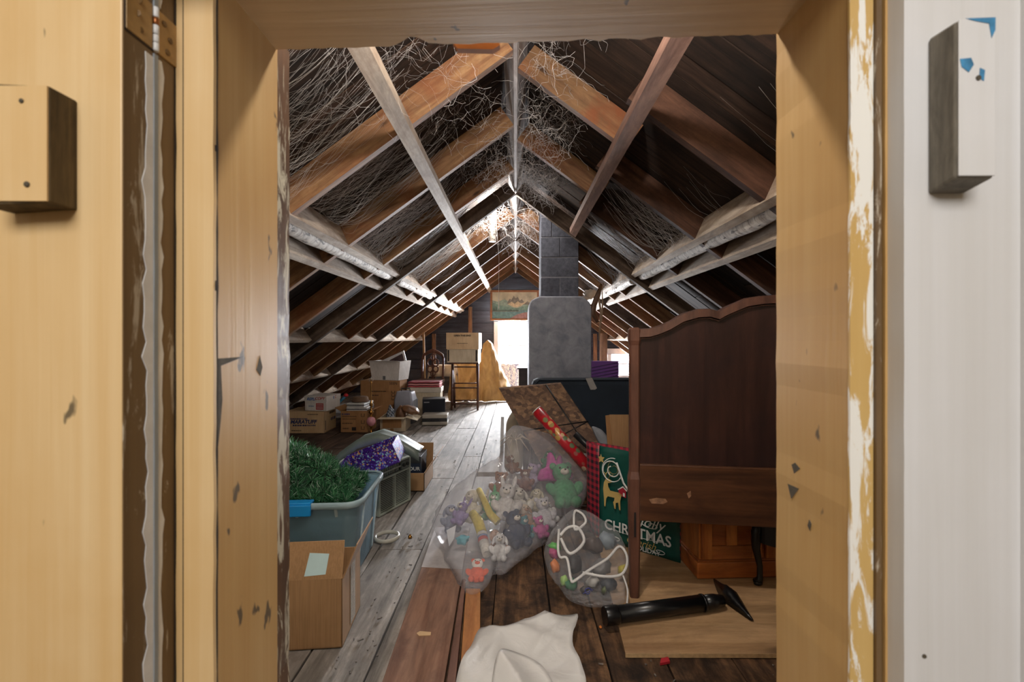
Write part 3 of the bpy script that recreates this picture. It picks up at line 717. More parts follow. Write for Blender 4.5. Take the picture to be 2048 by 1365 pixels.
GN1 = plain('garland_green', '#256b40', .6, var=.3, scale=30); GN2 = plain('garland_light_green', '#62a874', .55, var=.3, scale=30); GN3 = plain('garland_tip', '#b9cdbf', .5, var=.2)
def garland():
    t = thing('garland', 'tangled green artificial pine garland heaped above the tote rim', 'garland', (-1.075, 2.22, .01), 3.5)
    parts = [MB(), MB(), MB()]; wire = MB(); g = random.Random(5)
    for s in range(52):
        x, y = g.uniform(-.30, .30), g.uniform(-.19, .19); ang = g.uniform(0, 6.28)
        top = .34 + .13 * math.exp(-((x + .12) ** 2 / .05 + (y - .06) ** 2 / .03)) + (.06 if s % 5 == 0 else 0)
        pts = []
        for k in range(9):
            ang += g.uniform(-.7, .7); x += .036 * math.cos(ang); y += .036 * math.sin(ang)
            x = max(-.29, min(.29, x)); y = max(-.165, min(.165, y))
            top = .35 + .22 * math.exp(-((x + .06) ** 2 / .05 + (y - .07) ** 2 / .03)) + .03 * N((x * 8, y * 8, s))
            pts.append(Vector((x, y, top - .03 * g.random())))
        wire.tube(pts, .003, 4)
        for a, b in zip(pts, pts[1:]):
            d = (b - a).normalized()
            for k in range(52):
                p = a.lerp(b, g.random()); r = Vector((g.gauss(0, 1), g.gauss(0, 1), g.gauss(.25, 1))).normalized()
                r = (r - d * r.dot(d) * .6 + d * .35).normalized(); L = g.uniform(.026, .056); sd = r.cross(Vector((g.gauss(0, 1), g.gauss(0, 1), g.gauss(0, 1)))).normalized() * .0016
                q = p + r * L
                cxy = (max(0, abs(q.x) - .28), max(0, abs(q.y) - .15))
                if abs(q.x) > .335 or abs(q.y) > .205 or cxy[0] ** 2 + cxy[1] ** 2 > .052 ** 2 or q.z < .335: continue
                w = g.random(); mb = parts[0 if w < .6 else (1 if w < .9 else 2)]
                mb._f([mb.bm.verts.new(v) for v in (p - sd, p + sd, q + sd * .4, q - sd * .4)])
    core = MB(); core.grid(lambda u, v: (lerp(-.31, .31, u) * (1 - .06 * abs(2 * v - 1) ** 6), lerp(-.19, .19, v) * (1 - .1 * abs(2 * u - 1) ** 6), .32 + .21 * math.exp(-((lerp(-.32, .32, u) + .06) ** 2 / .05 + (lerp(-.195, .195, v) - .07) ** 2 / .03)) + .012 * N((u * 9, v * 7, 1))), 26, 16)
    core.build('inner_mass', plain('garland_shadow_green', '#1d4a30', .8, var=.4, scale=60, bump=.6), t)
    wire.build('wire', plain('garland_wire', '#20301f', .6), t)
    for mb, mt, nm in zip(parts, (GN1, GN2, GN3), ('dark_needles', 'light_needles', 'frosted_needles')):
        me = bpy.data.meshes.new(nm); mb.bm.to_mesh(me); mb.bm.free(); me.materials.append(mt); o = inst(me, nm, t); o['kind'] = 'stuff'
garland()
# bowed grey lid, glitter box, crumpled bags behind the garland
LID = plain('grey_green_lid', '#68736c', .45, var=.12)
m = MB(); pr = [P(*q, 2.78) for q in ((652, 938), (680, 905), (715, 880), (755, 868), (795, 880), (838, 905))]
def lid(u, v):
    i = min(int(u * 5), 4); p = pr[i].lerp(pr[i + 1], u * 5 - i); return (p.x, p.y + v * .14, p.z - (.004 * math.sin(v * 3.1)))
m.grid(lid, 20, 4); lo = m.build('tote_lid', LID, None, solid=.004); tag(lo, 'bowed grey-green plastic tote lid arching behind the garland', 'lid')
m = MB()
def skirt(u, v):
    i = min(int(u * 5), 4); p = pr[i].lerp(pr[i + 1], u * 5 - i); return (p.x, p.y - .004, p.z - v * .055)
m.grid(skirt, 20, 2); m.build('lid_skirt', LID, lo, solid=.004)
GLIT = NT('purple_glitter'); v = GLIT.coord((1, 1, 1)); vo = GLIT.n('TexVoronoi'); vo.inputs['Scale'].default_value = 130; GLIT.l(v, vo.inputs['Vector'])
sp = GLIT.n('SeparateColor'); GLIT.l(vo.outputs['Color'], sp.inputs[0])
GLIT.col(GLIT.ramp(sp.outputs[0], [(.0, '#2c145e'), (.55, '#4a2694'), (.75, '#6c4ac4'), (.88, '#8fd0d8'), (.95, '#e0a060')])); GLIT.b.inputs['Roughness'].default_value = .3; GLIT.b.inputs['Metallic'].default_value = .3; GLIT = GLIT.m
gb = thing('glitter_box', 'purple sequinned open box tilted under the grey tote lid', 'box', (-.80, 2.62, .36), rot=(R(4), R(-22), R(4)))
m = MB(); w, d, h = .32, .2, .11
for b in ((-w / 2, w / 2, -d / 2, -d / 2 + .005, 0, h), (-w / 2, w / 2, d / 2 - .005, d / 2, 0, h), (-w / 2, -w / 2 + .005, -d / 2, d / 2, 0, h), (w / 2 - .005, w / 2, -d / 2, d / 2, 0, h), (-w / 2, w / 2, -d / 2, d / 2, 0, .005)): m.bb(*b)
m.build('sides', GLIT, gb); MB().bb(-w / 2 + .006, w / 2 - .006, -d / 2 + .006, d / 2 - .006, .006, .03).build('lining', plain('dark_plum', '#2e1730', .9), gb)
# crate that holds these up, hidden low behind the tote
CLB = clear('crumpled_clear', '#9fb4c2', .45, .15, .9, 30)
m = MB(); m.pillow([P(*q, 2.68) for q in ((545, 915), (580, 903), (618, 908), (628, 950), (630, 1010), (622, 1046), (560, 1046), (545, 980))], .05, .06, wrinkle=.025, floor=.004, seed=3); pbg = m.build('plastic_bag', CLB); tag(pbg, 'crumpled clear blue plastic bag standing behind the garland tote', 'bag')
m = MB(); m.pillow([P(*q, 2.66) for q in ((562, 945), (585, 934), (606, 942), (600, 962), (566, 964))], .012, .012, wrinkle=.004, seed=5); m.build('blue_film', plain('shiny_blue_film', '#1f6fb0', .2), pbg)
m = MB(); m.tube([P(560, 908, 2.9), P(583, 898, 2.9)], .011, 8); tag(m.build('red_clip', plain('red_plastic', '#c2232c', .35)), 'red plastic clip poking up beside the left jamb', 'clip')

# ------------------------------------------------------------------ window air conditioner
ACW = plain('beige_plastic', '#a9b0a2', .5, var=.08); ACD = plain('dark_slot', '#2f332e', .7)
ac = thing('air_conditioner', 'beige window air conditioner with louvred grille beside the tote', 'appliance', (-.775, 2.945, .003), 68)
MB().bb(-.165, .165, .03, .40, 0, .29).build('case', ACW, ac, bevel=.006)
g = MB(); g.bb(-.165, -.15, 0, .03, 0, .30); g.bb(.15, .165, 0, .03, 0, .30); g.bb(-.15, .15, 0, .03, 0, .012); g.bb(-.15, .15, 0, .03, .215, .228); g.bb(-.15, .15, 0, .03, .288, .30); g.bb(-.004, .004, .002, .03, .012, .215); g.build('front_frame', ACW, ac, bevel=.002)
MB().bb(-.15, .15, .022, .03, .012, .288).build('recess', ACD, ac)
slat = MB().box((0, 0, 0), (.298, .014, .0045), (R(-25), 0, 0)).mesh('slat', ACW)
for k in range(18): inst(slat, 'slat', ac, (0, .012, .021 + k * .0112))
vane = MB().box((0, 0, 0), (.004, .012, .05)).mesh('vane', ACW)
for k in range(9): inst(vane, 'vane', ac, (-.14 + k * .022, .012, .258))
MB().bb(-.15, .06, .004, .01, .254, .262).build('vane_bar', ACW, ac); MB().bb(.065, .145, .002, .02, .232, .284).build('control_panel', plain('grey_panel', '#7b827a', .4), ac)
kn = MB().lathe([(.012, 0), (.011, .012), (.009, .012)], seg=14).mesh('knob', ACD)
for x in (.085, .125): inst(kn, 'knob', ac, (x, .002, .258), (R(90), 0, 0))

# ------------------------------------------------------------------ brown tray box with a navy shoe box
tb = carton('tray_box', 'shallow open brown cardboard box holding a navy shoe box', 'box', (-.835, 3.44, .003), 0, .36, .34, .13, KRAFT, (('R', 125), ('B', 100)), flap=.14)
NAVY = plain('navy_card', '#16233a', .45, var=.1); BLKC = plain('black_card', '#1b1a1e', .5, var=.15)
sb = thing('shoe_box', 'navy and black shoe box with pale lettering standing in a brown tray box', 'box', (-.845, 3.44, .012), 0)
MB().bb(-.15, .15, -.11, .11, 0, .20).build('box_body', NAVY, sb); MB().bb(-.153, .153, -.113, .113, .175, .225).build('lid', BLKC, sb, bevel=.002)
text('ARMOUR', .036, INKW, sb, (.145, -.1112, .135), (R(90), 0, 0), align='RIGHT', bold=.0006, sx=1.05)
for s in (-1, 1):                                     # two interlocked arcs on the lid
    pts = [(.02 + .045 * math.cos(R(t)), s * .028 + s * -.038 * math.sin(R(t)), .2256) for t in range(20, 161, 14)]
    m = MB(); m.tube(pts, [.006 + .006 * math.sin(i / 10 * 3.14) for i in range(len(pts))], 6, flat=.1); m.build('printed_mark', INKW, sb)

# ------------------------------------------------------------------ cartons along the left eaves
c1 = carton('maratuff_box', 'long brown cardboard box printed MARATUFF under the sloping roof', 'box', (-2.455, 5.46, .003), 1, .46, .36, .245, KRAFTL, closed=True)
bars(c1, -.06, .166, .2, .017, INKN, .36, 5); front(c1, 'MARATUFF', .06, INKN, -.01, .13, .36, shear=.22, bold=.0022, sx=1.0); bars(c1, 0, .09, .26, .018, INKN, .36, 6); bars(c1, -.09, .03, .11, .012, INKK, .36, 4)
bars(c1, .06, .21, .17, .026, INKK, .36, 4, True, .46); bars(c1, .09, .13, .14, .034, INKN, .36, 2, True, .46); bars(c1, -.13, .085, .04, .11, INKK, .36, 1, True, .46)
bars(c1, .1, .218, .12, .010, INKK, .36, 5)
c2 = carton('copy_paper_box', 'white copy paper box with blue and red lettering on top of the long brown box', 'box', (-2.315, 5.47, .255), -9, .27, .3, .165, WHITEC, closed=True)
MB().bb(-.14, .14, -.155, .155, .11, .172).build('lid', WHITEC, c2)
front(c2, 'REPLI', .046, INKB, -.055, .138, .314, shear=.35, bold=.001); front(c2, 'COPY', .046, INKR, .055, .146, .314, shear=.35, bold=.001)
patch(c2, -.11, .0, .02, .085, .3, INKW); patch(c2, .005, .10, .015, .09, .3, INKR); bars(c2, -.055, .055, .07, .010, INKB, .302, 4)
for k in range(4): MB().bb(.012, .094, -.1525, -.1515, .026 + k * .016, .030 + k * .016).build('printed_line', INKW, c2)
right(c2, 'R', .05, INKB, 0, .14, .28); right(c2, 'C', .05, INKR, .04, .145, .28)
c3 = carton('banana_box', 'dark brown printed cardboard box with open top beside the pink globe lamp', 'box', (-1.885, 5.48, .003), -1, .32, .3, .25, KRAFTD, (('L', 150), ('R', 165)), flap=.08)
bars(c3, -.10, .212, .09, .022, INKN, .3, 3); bars(c3, -.06, .185, .17, .006, INKK, .3, 6); bars(c3, -.06, .155, .16, .006, INKK, .3, 5); bars(c3, -.08, .105, .12, .011, INKK, .3, 4); bars(c3, -.10, .045, .07, .014, INKK, .3, 3); patch(c3, -.03, .02, .02, .06, .3, INKK)
for z in (.2, .12, .05): m = MB(); m.tube([(.1 - .018, -.1513, z + .02), (.1 - .018, -.1513, z - .015), (.1 + .018, -.1513, z - .015), (.1 + .018, -.1513, z + .02)], .003, 4); m.build('printed_mark', INKK, c3)
bw = plain('white_binder', '#cfcfcd', .5); bd = plain('binder_band', '#23242c', .5)
for k, (z, w, lab) in enumerate(((.256, .24, 'white flat box with dark band lying on the open brown box'), (.302, .21, 'thin white binder on top of the white flat box'))):
    b = thing('flat_box', lab, 'box', (-1.86, 5.48, z), rnd.uniform(-8, 8)); MB().bb(-w / 2, w / 2, -.155, .12, 0, .042).build('cover', bw, b, bevel=.003); MB().bb(-w / 2 - .001, w / 2 + .001, -.1565, .1215, .014, .024).build('band', bd, b)
m = MB(); m.lathe([(.10, 0), (.105, .008), (.095, .015), (.088, .05), (.07, .06), (.02, .064)], seg=24); o = m.build('hat', plain('brown_felt', '#6f5540', .9, var=.2)); o.location = (-1.86, 5.46, .348); tag(o, 'round brown felt hat on top of the white binders', 'hat')

# brass lamp with pink globe
BR = plain('brass', '#b5813c', .25, metal=.9, var=.2); PK = plain('pink_glass', '#cf8f9a', .15, var=.15)
lp = thing('brass_lamp', 'tall brass lamp with a pink glass globe near its foot', 'lamp', (-1.65, 5.20, .003))
MB().lathe([(.055, 0), (.055, .01), (.03, .02), (.012, .04), (.012, .09), (.025, .1)], seg=20).build('foot', BR, lp)
MB().lathe([(.012, .098), (.035, .11), (.05, .14), (.052, .16), (.04, .19), (.015, .205)], seg=24).build('globe', PK, lp, label='pink glass globe')
MB().lathe([(.014, .204), (.02, .215), (.008, .225), (.02, .24), (.03, .26), (.01, .28), (.008, .32), (.022, .34), (.01, .37), (.005, .40), (.005, .58), (.012, .6), (.004, .62)], seg=16).build('stem', BR, lp)
m = MB(); m.tube([(-.02, 0, .61), (-.022, 0, .635), (0, 0, .64), (.022, 0, .635), (.02, 0, .61)], .003, 6); m.tube([(0, 0, .62), (0, 0, .66)], .003, 6); m.build('finial', plain('pale_metal', '#c9c4ba', .3, metal=.7), lp)

c4 = carton('clothes_box', 'low open cardboard box overflowing with old clothes beside the pink globe lamp', 'box', (-1.455, 5.53, .003), 3, .3, .32, .17, CREAMC, (('F', 178), ('R', 197)), flap=.14)
patch(c4, -.12, .1, .045, .165, .3305, KRAFTD, 'brown_panel', .0045); patch(c4, -.03, .01, .0, .04, .3305, KRAFTD, 'tape_strip', .0045)
LEA = plain('brown_leather', '#7a5436', .45, var=.3, scale=20, bump=.4)
m = MB(); m.blob((-1.395, 5.56, .152), (.066, .09, .13), None, 3, .2, 3); m.blob((-1.285, 5.545, .232), (.11, .075, .05), (0, R(17), 0), 3, .3, 8); tag(m.build('leather_jacket', LEA), 'crumpled brown leather jacket spilling out of the clothes box', 'jacket')
PLAID = NT('navy_plaid'); w1 = PLAID.n('TexWave', bands_direction='DIAGONAL'); w1.inputs['Scale'].default_value = 14; PLAID.l(PLAID.coord(rand=False), w1.inputs[0]); w2 = PLAID.n('TexWave', bands_direction='X'); w2.inputs['Scale'].default_value = 16; PLAID.l(PLAID.coord(rot=(0, 0, .7), rand=False), w2.inputs[0])
PLAID.col(PLAID.mix(PLAID.ramp(w2.outputs['Fac'], [(.75, 0.), (.9, .7)]), PLAID.ramp(w1.outputs['Fac'], [(.6, '#1d2638'), (.85, '#7d8794')]), '#a8adb3')); PLAID = PLAID.m
m = MB(); m.blob((-1.495, 5.445, .155), (.046, .042, .135), None, 3, .4, 2); tag(m.build('plaid_shirt', PLAID), 'navy plaid shirt bunched in the clothes box', 'shirt')
m = MB(); m.blob((-1.535, 5.575, .145), (.036, .065, .125), None, 3, .4, 12); tag(m.build('tan_sweater', plain('tan_knit', '#a08766', .95, bump=.4)), 'tan knitted sweater at the left of the clothes box', 'sweater')

c5 = carton('tall_carton', 'tall brown carton with black lettering carrying a flared white carton', 'box', (-1.83, 6.35, .003), -2, .54, .36, .525, KRAFTD, closed=True)
front(c5, 'SEEN', .05, INKK, .18, .49, .36); bars(c5, -.02, .385, .2, .016, INKK, .36, 4); bars(c5, -.07, .33, .1, .014, INKK, .36, 3)
for k in range(3): m = MB(); m.tube([(.16, -.1813, .39 - k * .045), (.16, -.1813, .36 - k * .045), (.2, -.1813, .36 - k * .045), (.2, -.1813, .39 - k * .045)], .004, 4); m.build('printed_mark', INKK, c5)
MB().bb(-.26, .12, -.19, -.186, .39, .52).build('front_flap', KRAFTD, c5)
c6 = carton('white_carton', 'flared white carton with rolled papers standing on the tall brown carton', 'box', (-1.74, 6.33, .535), -14, .40, .28, .26, WHITEC, (('F', 170),), flap=.05, flare=.16)
bars(c6, -.03, .15, .14, .012, plain('pale_ink', '#a09a94', .8), .298, 4); MB().bb(-.02, .02, -.17, -.166, .01, .06).build('tape_strip', plain('grey_tape', '#6f7276', .5), c6)
m = MB(); m.slab([(x, 6.355, z) for x, z in ((-1.88, .79), (-1.56, .935), (-1.525, .80), (-1.56, .60), (-1.82, .60))], (0, .012, 0)); po = m.build('poster', plain('glossy_print', '#d8d8d8', .3)); tag(po, 'large glossy picture sheet propped up in the flared white carton', 'poster')
m = MB(); m.slab([(x, 6.3545, z) for x, z in ((-1.76, .80), (-1.58, .895), (-1.555, .80), (-1.58, .70), (-1.74, .70))], (0, -.002, 0)); m.build('printed_area', plain('print_plum', '#5e4448', .4, var=.5, scale=8), po)
gc = thing('storage_case', 'grey ribbed plastic storage case standing behind the clothes box', 'case', (-1.44, 5.97, .003), -6)
loft([rrect(.25, .22, .03, 0), rrect(.25, .22, .03, .3), rrect(.2, .18, .03, .405), rrect(.19, .17, .03, .41)], True, True).build('case_body', plain('grey_case', '#8b8d97', .45, var=.08), gc)
for k in range(3): MB().bb(.1255, .1285, -.08 + k * .07, -.03 + k * .07, .06, .3).build('side_panel', plain('pale_case_panel', '#b9bdc6', .4), gc)
m = MB(); m.tube([(-.06, 0, .41), (-.055, 0, .445), (.055, 0, .445), (.06, 0, .41)], .008, 8); m.build('handle', plain('black_plastic', '#17171a', .4), gc)
BLK = MATS['black_plastic']
sp_ = thing('speaker', 'black boxy speaker standing behind the silver suitcase', 'speaker', (-1.10, 6.14, .003), 10)
MB().bb(-.15, .15, -.11, .11, 0, .30).build('cabinet', BLK, sp_, bevel=.006); MB().bb(-.14, .14, -.116, -.111, .01, .29).build('grille', plain('speaker_cloth', '#14171f', .95, var=.2, scale=80), sp_); MB().bb(-.13, -.06, -.119, -.1165, .25, .262).build('badge', plain('badge_metal', '#878a90', .3, metal=.6), sp_)
su = thing('suitcase', 'small silver suitcase with a black band lying flat on the floor boards', 'suitcase', (-1.03, 5.86, .003), 4)
SIL = plain('silver_shell', '#a39c8f', .35, var=.12)
MB().bb(-.16, .16, -.11, .11, 0, .05).build('lower_shell', SIL, su, bevel=.012); MB().bb(-.16, .16, -.11, .11, .085, .135).build('upper_shell', SIL, su, bevel=.012); MB().bb(-.157, .157, -.107, .107, .045, .09).build('black_band', BLK, su)
m = MB(); m.tube([(-.06, -.108, .065), (-.055, -.13, .06), (.055, -.13, .06), (.06, -.108, .065)], .007, 8); m.build('handle', BLK, su)
cb = thing('cream_crate', 'cream lidded storage box with red striped fabric folded on it', 'storage box', (-1.29, 6.52, .003), 2)
MB().bb(-.23, .23, -.13, .13, 0, .40).build('box_body', CREAMC, cb, bevel=.006); MB().bb(-.24, .24, -.14, .14, .34, .41).build('lid', plain('cream_lid', '#bdb3a2', .5), cb, bevel=.006)
for k, c in enumerate(('#a8484e', '#c98f8c', '#8e3a42')):
    m = MB(); m.grid(lambda u, v, k=k: (lerp(-.22, .22, u), lerp(-.13, .13, v), .424 + k * .028 + .006 * N((u * 6, v * 5, 0))), 16, 8); o = m.build('folded_fabric', plain('striped_red_%d' % k, c, .9), None, solid=.018); o.location = (-1.29, 6.52, .003); tag(o, ('dark red', 'pale pink', 'wine red')[k] + ' folded striped fabric on the cream storage box', 'fabric')
# ------------------------------------------------------------------ carved chair
CW = wood('carved_walnut', '#3a2017', '#7a4a33', 2, 1.5, .5, hue=.1)
cc = thing('carved_chair', 'carved wooden dining chair with a pierced looped back', 'chair', (-1.32, 6.98, .003), -4)
MB().bb(-.2, .2, -.19, .2, .42, .47).build('seat', plain('brown_seat', '#5e4334', .8), cc, bevel=.01)
for x in (-.17, .17): MB().bb(x - .02, x + .02, -.18, -.14, 0, .42).build('leg', CW, cc)
for x in (-.165, .165): m = MB(); m.tube([(x, .19, 0), (x, .185, .45), (x * 1.02, .22, .80)], [.018, .02, .016], 8); m.build('back_post', CW, cc)
m = MB(); pts = [(-.165, .22, .78), (-.15, .22, .84), (-.08, .222, .88), (0, .222, .91), (.08, .222, .88), (.15, .22, .84), (.165, .22, .78)]; m.tube(pts, [.016, .022, .028, .034, .028, .022, .016], 8); m.build('crest_rail', CW, cc)
for x, z, r in ((-.045, .72, .045), (.045, .72, .045), (-.045, .62, .04), (.045, .62, .04), (0, .80, .04), (0, .55, .035)):
    m = MB(); m.tube([(x + r * math.cos(t), .212, z + r * 1.25 * math.sin(t)) for t in (2 * math.pi * k / 14 for k in range(15))], .012, 6, cap=False); m.build('splat_loop', CW, cc)
m = MB(); m.tube([(0, .212, .47), (0, .212, .88)], .012, 6); m.build('splat_bar', CW, cc)
# ------------------------------------------------------------------ folding stand with a two-part box
SW = wood('stand_wood', '#3a2318', '#6b4636', 2, 1.5, .6, hue=.1)
fs = thing('folding_stand', 'slim brown wooden folding stand with three rungs carrying a pale box', 'stand', (-.78, 7.02, .003), 0)
for x in (-.2, .2):
    m = MB(); m.tube([(x, -.05, 0), (x, .03, .72)], .016, 6); m.build('leg', SW, fs)
    m = MB(); m.tube([(x * .93, .23, 0), (x * .93, -.01, .72)], .015, 6); m.build('leg', SW, fs)
for z, y in ((.1, -.039), (.34, -.012), (.66, .023)): m = MB(); m.tube([(-.2, y, z), (.2, y, z)], .012, 6); m.build('rung', SW, fs)
for z, y in ((.12, .19), (.40, .097)): m = MB(); m.tube([(-.186, y, z), (.186, y, z)], .011, 6); m.build('rung', SW, fs)
MB().bb(-.22, .22, -.13, .13, .715, .735).build('tray_rail', SW, fs)
pbx = thing('file_box', 'pale brown two-part box printed OPEN THIS END on the folding stand', 'box', (-.79, 7.02, .741), -3)
MB().bb(-.235, .235, -.16, .16, 0, .25).build('box_body', CREAMC, pbx); lidm = MB().bb(-.247, .247, -.172, .172, .20, .45); lidm.build('lid', KRAFTL, pbx, bevel=.003)
text('OPEN THIS END', .036, INKK, pbx, (0, -.1735, .405), (R(90), 0, 0), bold=.0012); bars(pbx, 0, .29, .16, .008, INKK, .3445, 5)
for x in (-.215, .21): MB().bb(x - .012, x + .012, -.1625, -.1605, .02, .19).build('black_strip', INKK, pbx)
# ------------------------------------------------------------------ dust sheets and covered table
def cloth(name, c, c2, rough=.9):
    t = NT(name); f = t.noise(t.coord((3, 3, 1.2)), 3.0, 6, .6, .8); g = t.noise(t.coord(), 140, 2); t.col(t.ramp(f, [(.3, c2), (.7, c)])); t.b.inputs['Roughness'].default_value = rough; t.bump(g, .15, .002); return t.m
SHEET = cloth('tan_dust_sheet', '#d0a86c', '#a8824f'); SHEETL = cloth('pale_dust_sheet', '#bda384', '#9b8163'); LACE = cloth('cream_cloth', '#cbb497', '#b0977a')
def drape(xs, y_top, y_foot, n=70, seed=1, fold=.05):
    """xs: (x, top height) profile; the cloth runs over the top and falls in folds to the floor"""
    def top(u):
        k = u * (len(xs) - 1); i = min(int(k), len(xs) - 2); a, b = xs[i], xs[i + 1]; t = k - i; t = t * t * (3 - 2 * t)
        return lerp(a[0], b[0], k - i), lerp(a[1], b[1], t)
    def fn(u, v):
        x, zt = top(u)
        if v < .25: q = v / .25; return (x, lerp(y_top + .35, y_top, q), zt + .012 * N((x * 6, v * 9, seed)))
        q = (v - .25) / .75; z = zt * (1 - q) + .008 * q
        y = lerp(y_top, y_foot, q ** .8) + fold * q * N((x * 7 + q * 1.5, q * 1.2, seed)) + .03 * N((x * 3, z * 4, seed + 3)) + .035 * (q ** .5) * math.sin(x * 34 + 5 * N((q * 2, x * 3, 5)) + q * 2)
        return (x + .03 * q * N((x * 4, q * 3, seed + 9)), y, max(z, .008))
    m = MB(); m.grid(fn, n, 36); return m
ds = drape([(-1.18, .55), (-1.12, .98), (-1.05, 1.0), (-.98, .72), (-.85, .66), (-.72, .70), (-.62, .84), (-.58, 1.02), (-.51, 1.07), (-.45, 1.02), (-.4, .9), (-.33, .7), (-.26, .52), (-.18, .38), (-.10, .22)], 8.3, 7.95, seed=2, fold=.16).build('dust_sheet', SHEET, None, solid=.004); tag(ds, 'tan dust sheet draped over hidden furniture beside the bright window', 'dust sheet')
t2 = thing('side_table', 'small table with dark turned legs under a cream cloth', 'table', (-1.2, 7.55, .003))
MB().bb(-.2, .2, -.14, .14, .62, .645).build('table_top', SW, t2)
for x in (-.17, .17):
    for y in (-.11, .11): m = MB(); m.lathe([(.018, 0), (.014, .06), (.022, .12), (.014, .3), (.024, .45), (.018, .62)], (x, y, 0), 10); m.build('leg', SW, t2)
def tc_(u, v):
    x = lerp(-.26, .26, u); y = lerp(-.2, .2, v); z = .664
    ox, oy = max(0, abs(x) - .205), max(0, abs(y) - .145); o = ox * 2.6 + oy * 3.2
    return (-1.2 + x - math.copysign(ox * .55, x), 7.55 + y - math.copysign(oy * .5, y) + math.copysign(.006 + .006 * N((x * 20, 1, 3)), y) * (o > 0), z - o + .004 * N((x * 9, y * 9, 2)))
m = MB(); m.grid(tc_, 30, 24); tag(m.build('tablecloth', LACE, None, solid=.003), 'cream cloth hanging over the small side table', 'tablecloth')
m = MB(); m.tube([(-1.44, 7.3, .01), (-1.49, 7.36, 1.2)], .018, 10); tag(m.build('wooden_pole', wood('broom_wood', '#8d6a45', '#c29a6c', 2, 1.5)), 'plain wooden pole leaning up against the roof behind the carved chair', 'pole')
m = MB(); m.tube([P(676, 808, 5.95), P(690, 794, 5.95)], .016, 8); bs = m.build('toy_baton', plain('toy_blue', '#3c8fb4', .4)); tag(bs, 'blue toy baton with a red tip sticking up behind the copy paper box', 'toy')
m = MB(); m.blob(P(692, 791, 5.95), (.03, .03, .025), None, 2); m.build('red_tip', plain('toy_red', '#cf2c34', .35), bs)
# floral curtain, dark cabinet, painting, pull cord
FLOR = NT('blue_floral'); v = FLOR.coord(); vo = FLOR.n('TexVoronoi'); vo.inputs['Scale'].default_value = 22; FLOR.l(v, vo.inputs[0]); f = FLOR.noise(v, 26, 3, .6, 1.0)
FLOR.col(FLOR.mix(FLOR.ramp(f, [(.5, 0.), (.6, .8)]), FLOR.ramp(vo.outputs['Distance'], [(.2, '#f4f5fa'), (.5, '#d5d9e6')]), '#5d6cab')); FLOR = FLOR.m
m = MB(); m.grid(lambda u, v: (lerp(-.34, .08, u), 9.16 - .12 * v - .03 * math.sin(u * 26) * (0.4 + v * .6), lerp(.60, .01, v)), 50, 12); tag(m.build('floral_curtain', FLOR, None, solid=.003), 'white cloth with blue floral print hanging below the bright window', 'curtain')
dk = thing('dark_cabinet', 'dark low cabinet behind the chimney beside the floral cloth', 'cabinet', (.3, 8.5, .003)); DKW = wood('dark_cabinet_wood', '#1d191b', '#38302f', 0, 1.0, .6)
MB().bb(-.24, .24, -.2, .2, 0, .54).build('carcass', DKW, dk); MB().bb(-.27, .27, -.23, .22, .54, .57).build('cabinet_top', DKW, dk, bevel=.005)
pa = thing('framed_painting', 'framed painting of grey mountains above a teal lake hung over the window', 'painting', (-.016, 8.98, 1.46))
FRW = wood('painting_frame_wood', '#8a5a3e', '#b8825e', 0, 2.0, .5, hue=.1); W, Hh = .965, .6
for b in ((-W / 2, W / 2, -.02, .015, 0, .04), (-W / 2, W / 2, -.02, .015, Hh - .04, Hh), (-W / 2, -W / 2 + .04, -.02, .015, .04, Hh - .04), (W / 2 - .04, W / 2, -.02, .015, .04, Hh - .04)): MB().bb(*b).build('frame_rail', FRW, pa, bevel=.004)
cv = MB().bb(-W / 2 + .035, W / 2 - .035, -.004, .008, .035, Hh - .035).build('canvas', plain('painted_sky', '#dcd8c4', .7, var=.25, scale=6), pa)
def paint(pts, c, k, var=.25): m = MB(); m.slab([(x, -.0045 - k * .0006, z) for x, z in pts], (0, -.0005, 0)); m.build('painted_shape', plain('paint_' + c[1:], c, .7, var=var, scale=22), cv)
L, Rr = -W / 2 + .04, W / 2 - .04
paint([(L, .28), (L, .40), (-.33, .37), (-.2, .42), (-.1, .36), (.1, .34), (.3, .36), (Rr, .37), (Rr, .25)], '#a3bdb8', 1)
paint([(-.16, .33), (-.1, .43), (-.06, .41), (-.02, .49), (.02, .44), (.06, .47), (.1, .39), (.14, .42), (.2, .35), (.26, .38), (.32, .31)], '#93928f', 2)
paint([(-.14, .32), (-.06, .37), (0, .33), (.06, .38), (.12, .34), (.24, .37), (.12, .28), (0, .26)], '#e6d6ba', 3)
paint([(L, .2), (L, .36), (-.3, .3), (-.12, .27), (.05, .25), (.2, .28), (Rr, .33), (Rr, .2)], '#86aaa6', 4)
paint([(L, .04), (L, .2), (Rr, .2), (Rr, .04)], '#7aa3ae', 5); paint([(-.1, .04), (.05, .12), (.2, .16), (Rr, .17), (Rr, .04)], '#b8949a', 6)
for k in range(17): x = L + .01 + k * .03; h_ = .035 + .03 * abs(N((k * 1.7, 0, 3))) + (.08 if k < 3 else 0); paint([(x, .185), (x + .013, .185 + h_), (x + .026, .185)], '#3f5450', 7)
paint([(L, .178), (L, .19), (.08, .186), (.14, .178)], '#8a8178', 8)
pc = thing('pull_cord', 'thin white pull cord with a small pull hanging in front of the painting', 'cord', (-.158, 4.27, 1.46))
m = MB(); m.tube([(0, 0, .02), (.003, 0, .4), (-.03, -.02, .86)], .0018, 5); m.build('cord', INKW, pc); MB().lathe([(.002, -.09), (.005, -.07), (.0045, .0), (.002, .02)], seg=10).build('pull', INKW, pc)
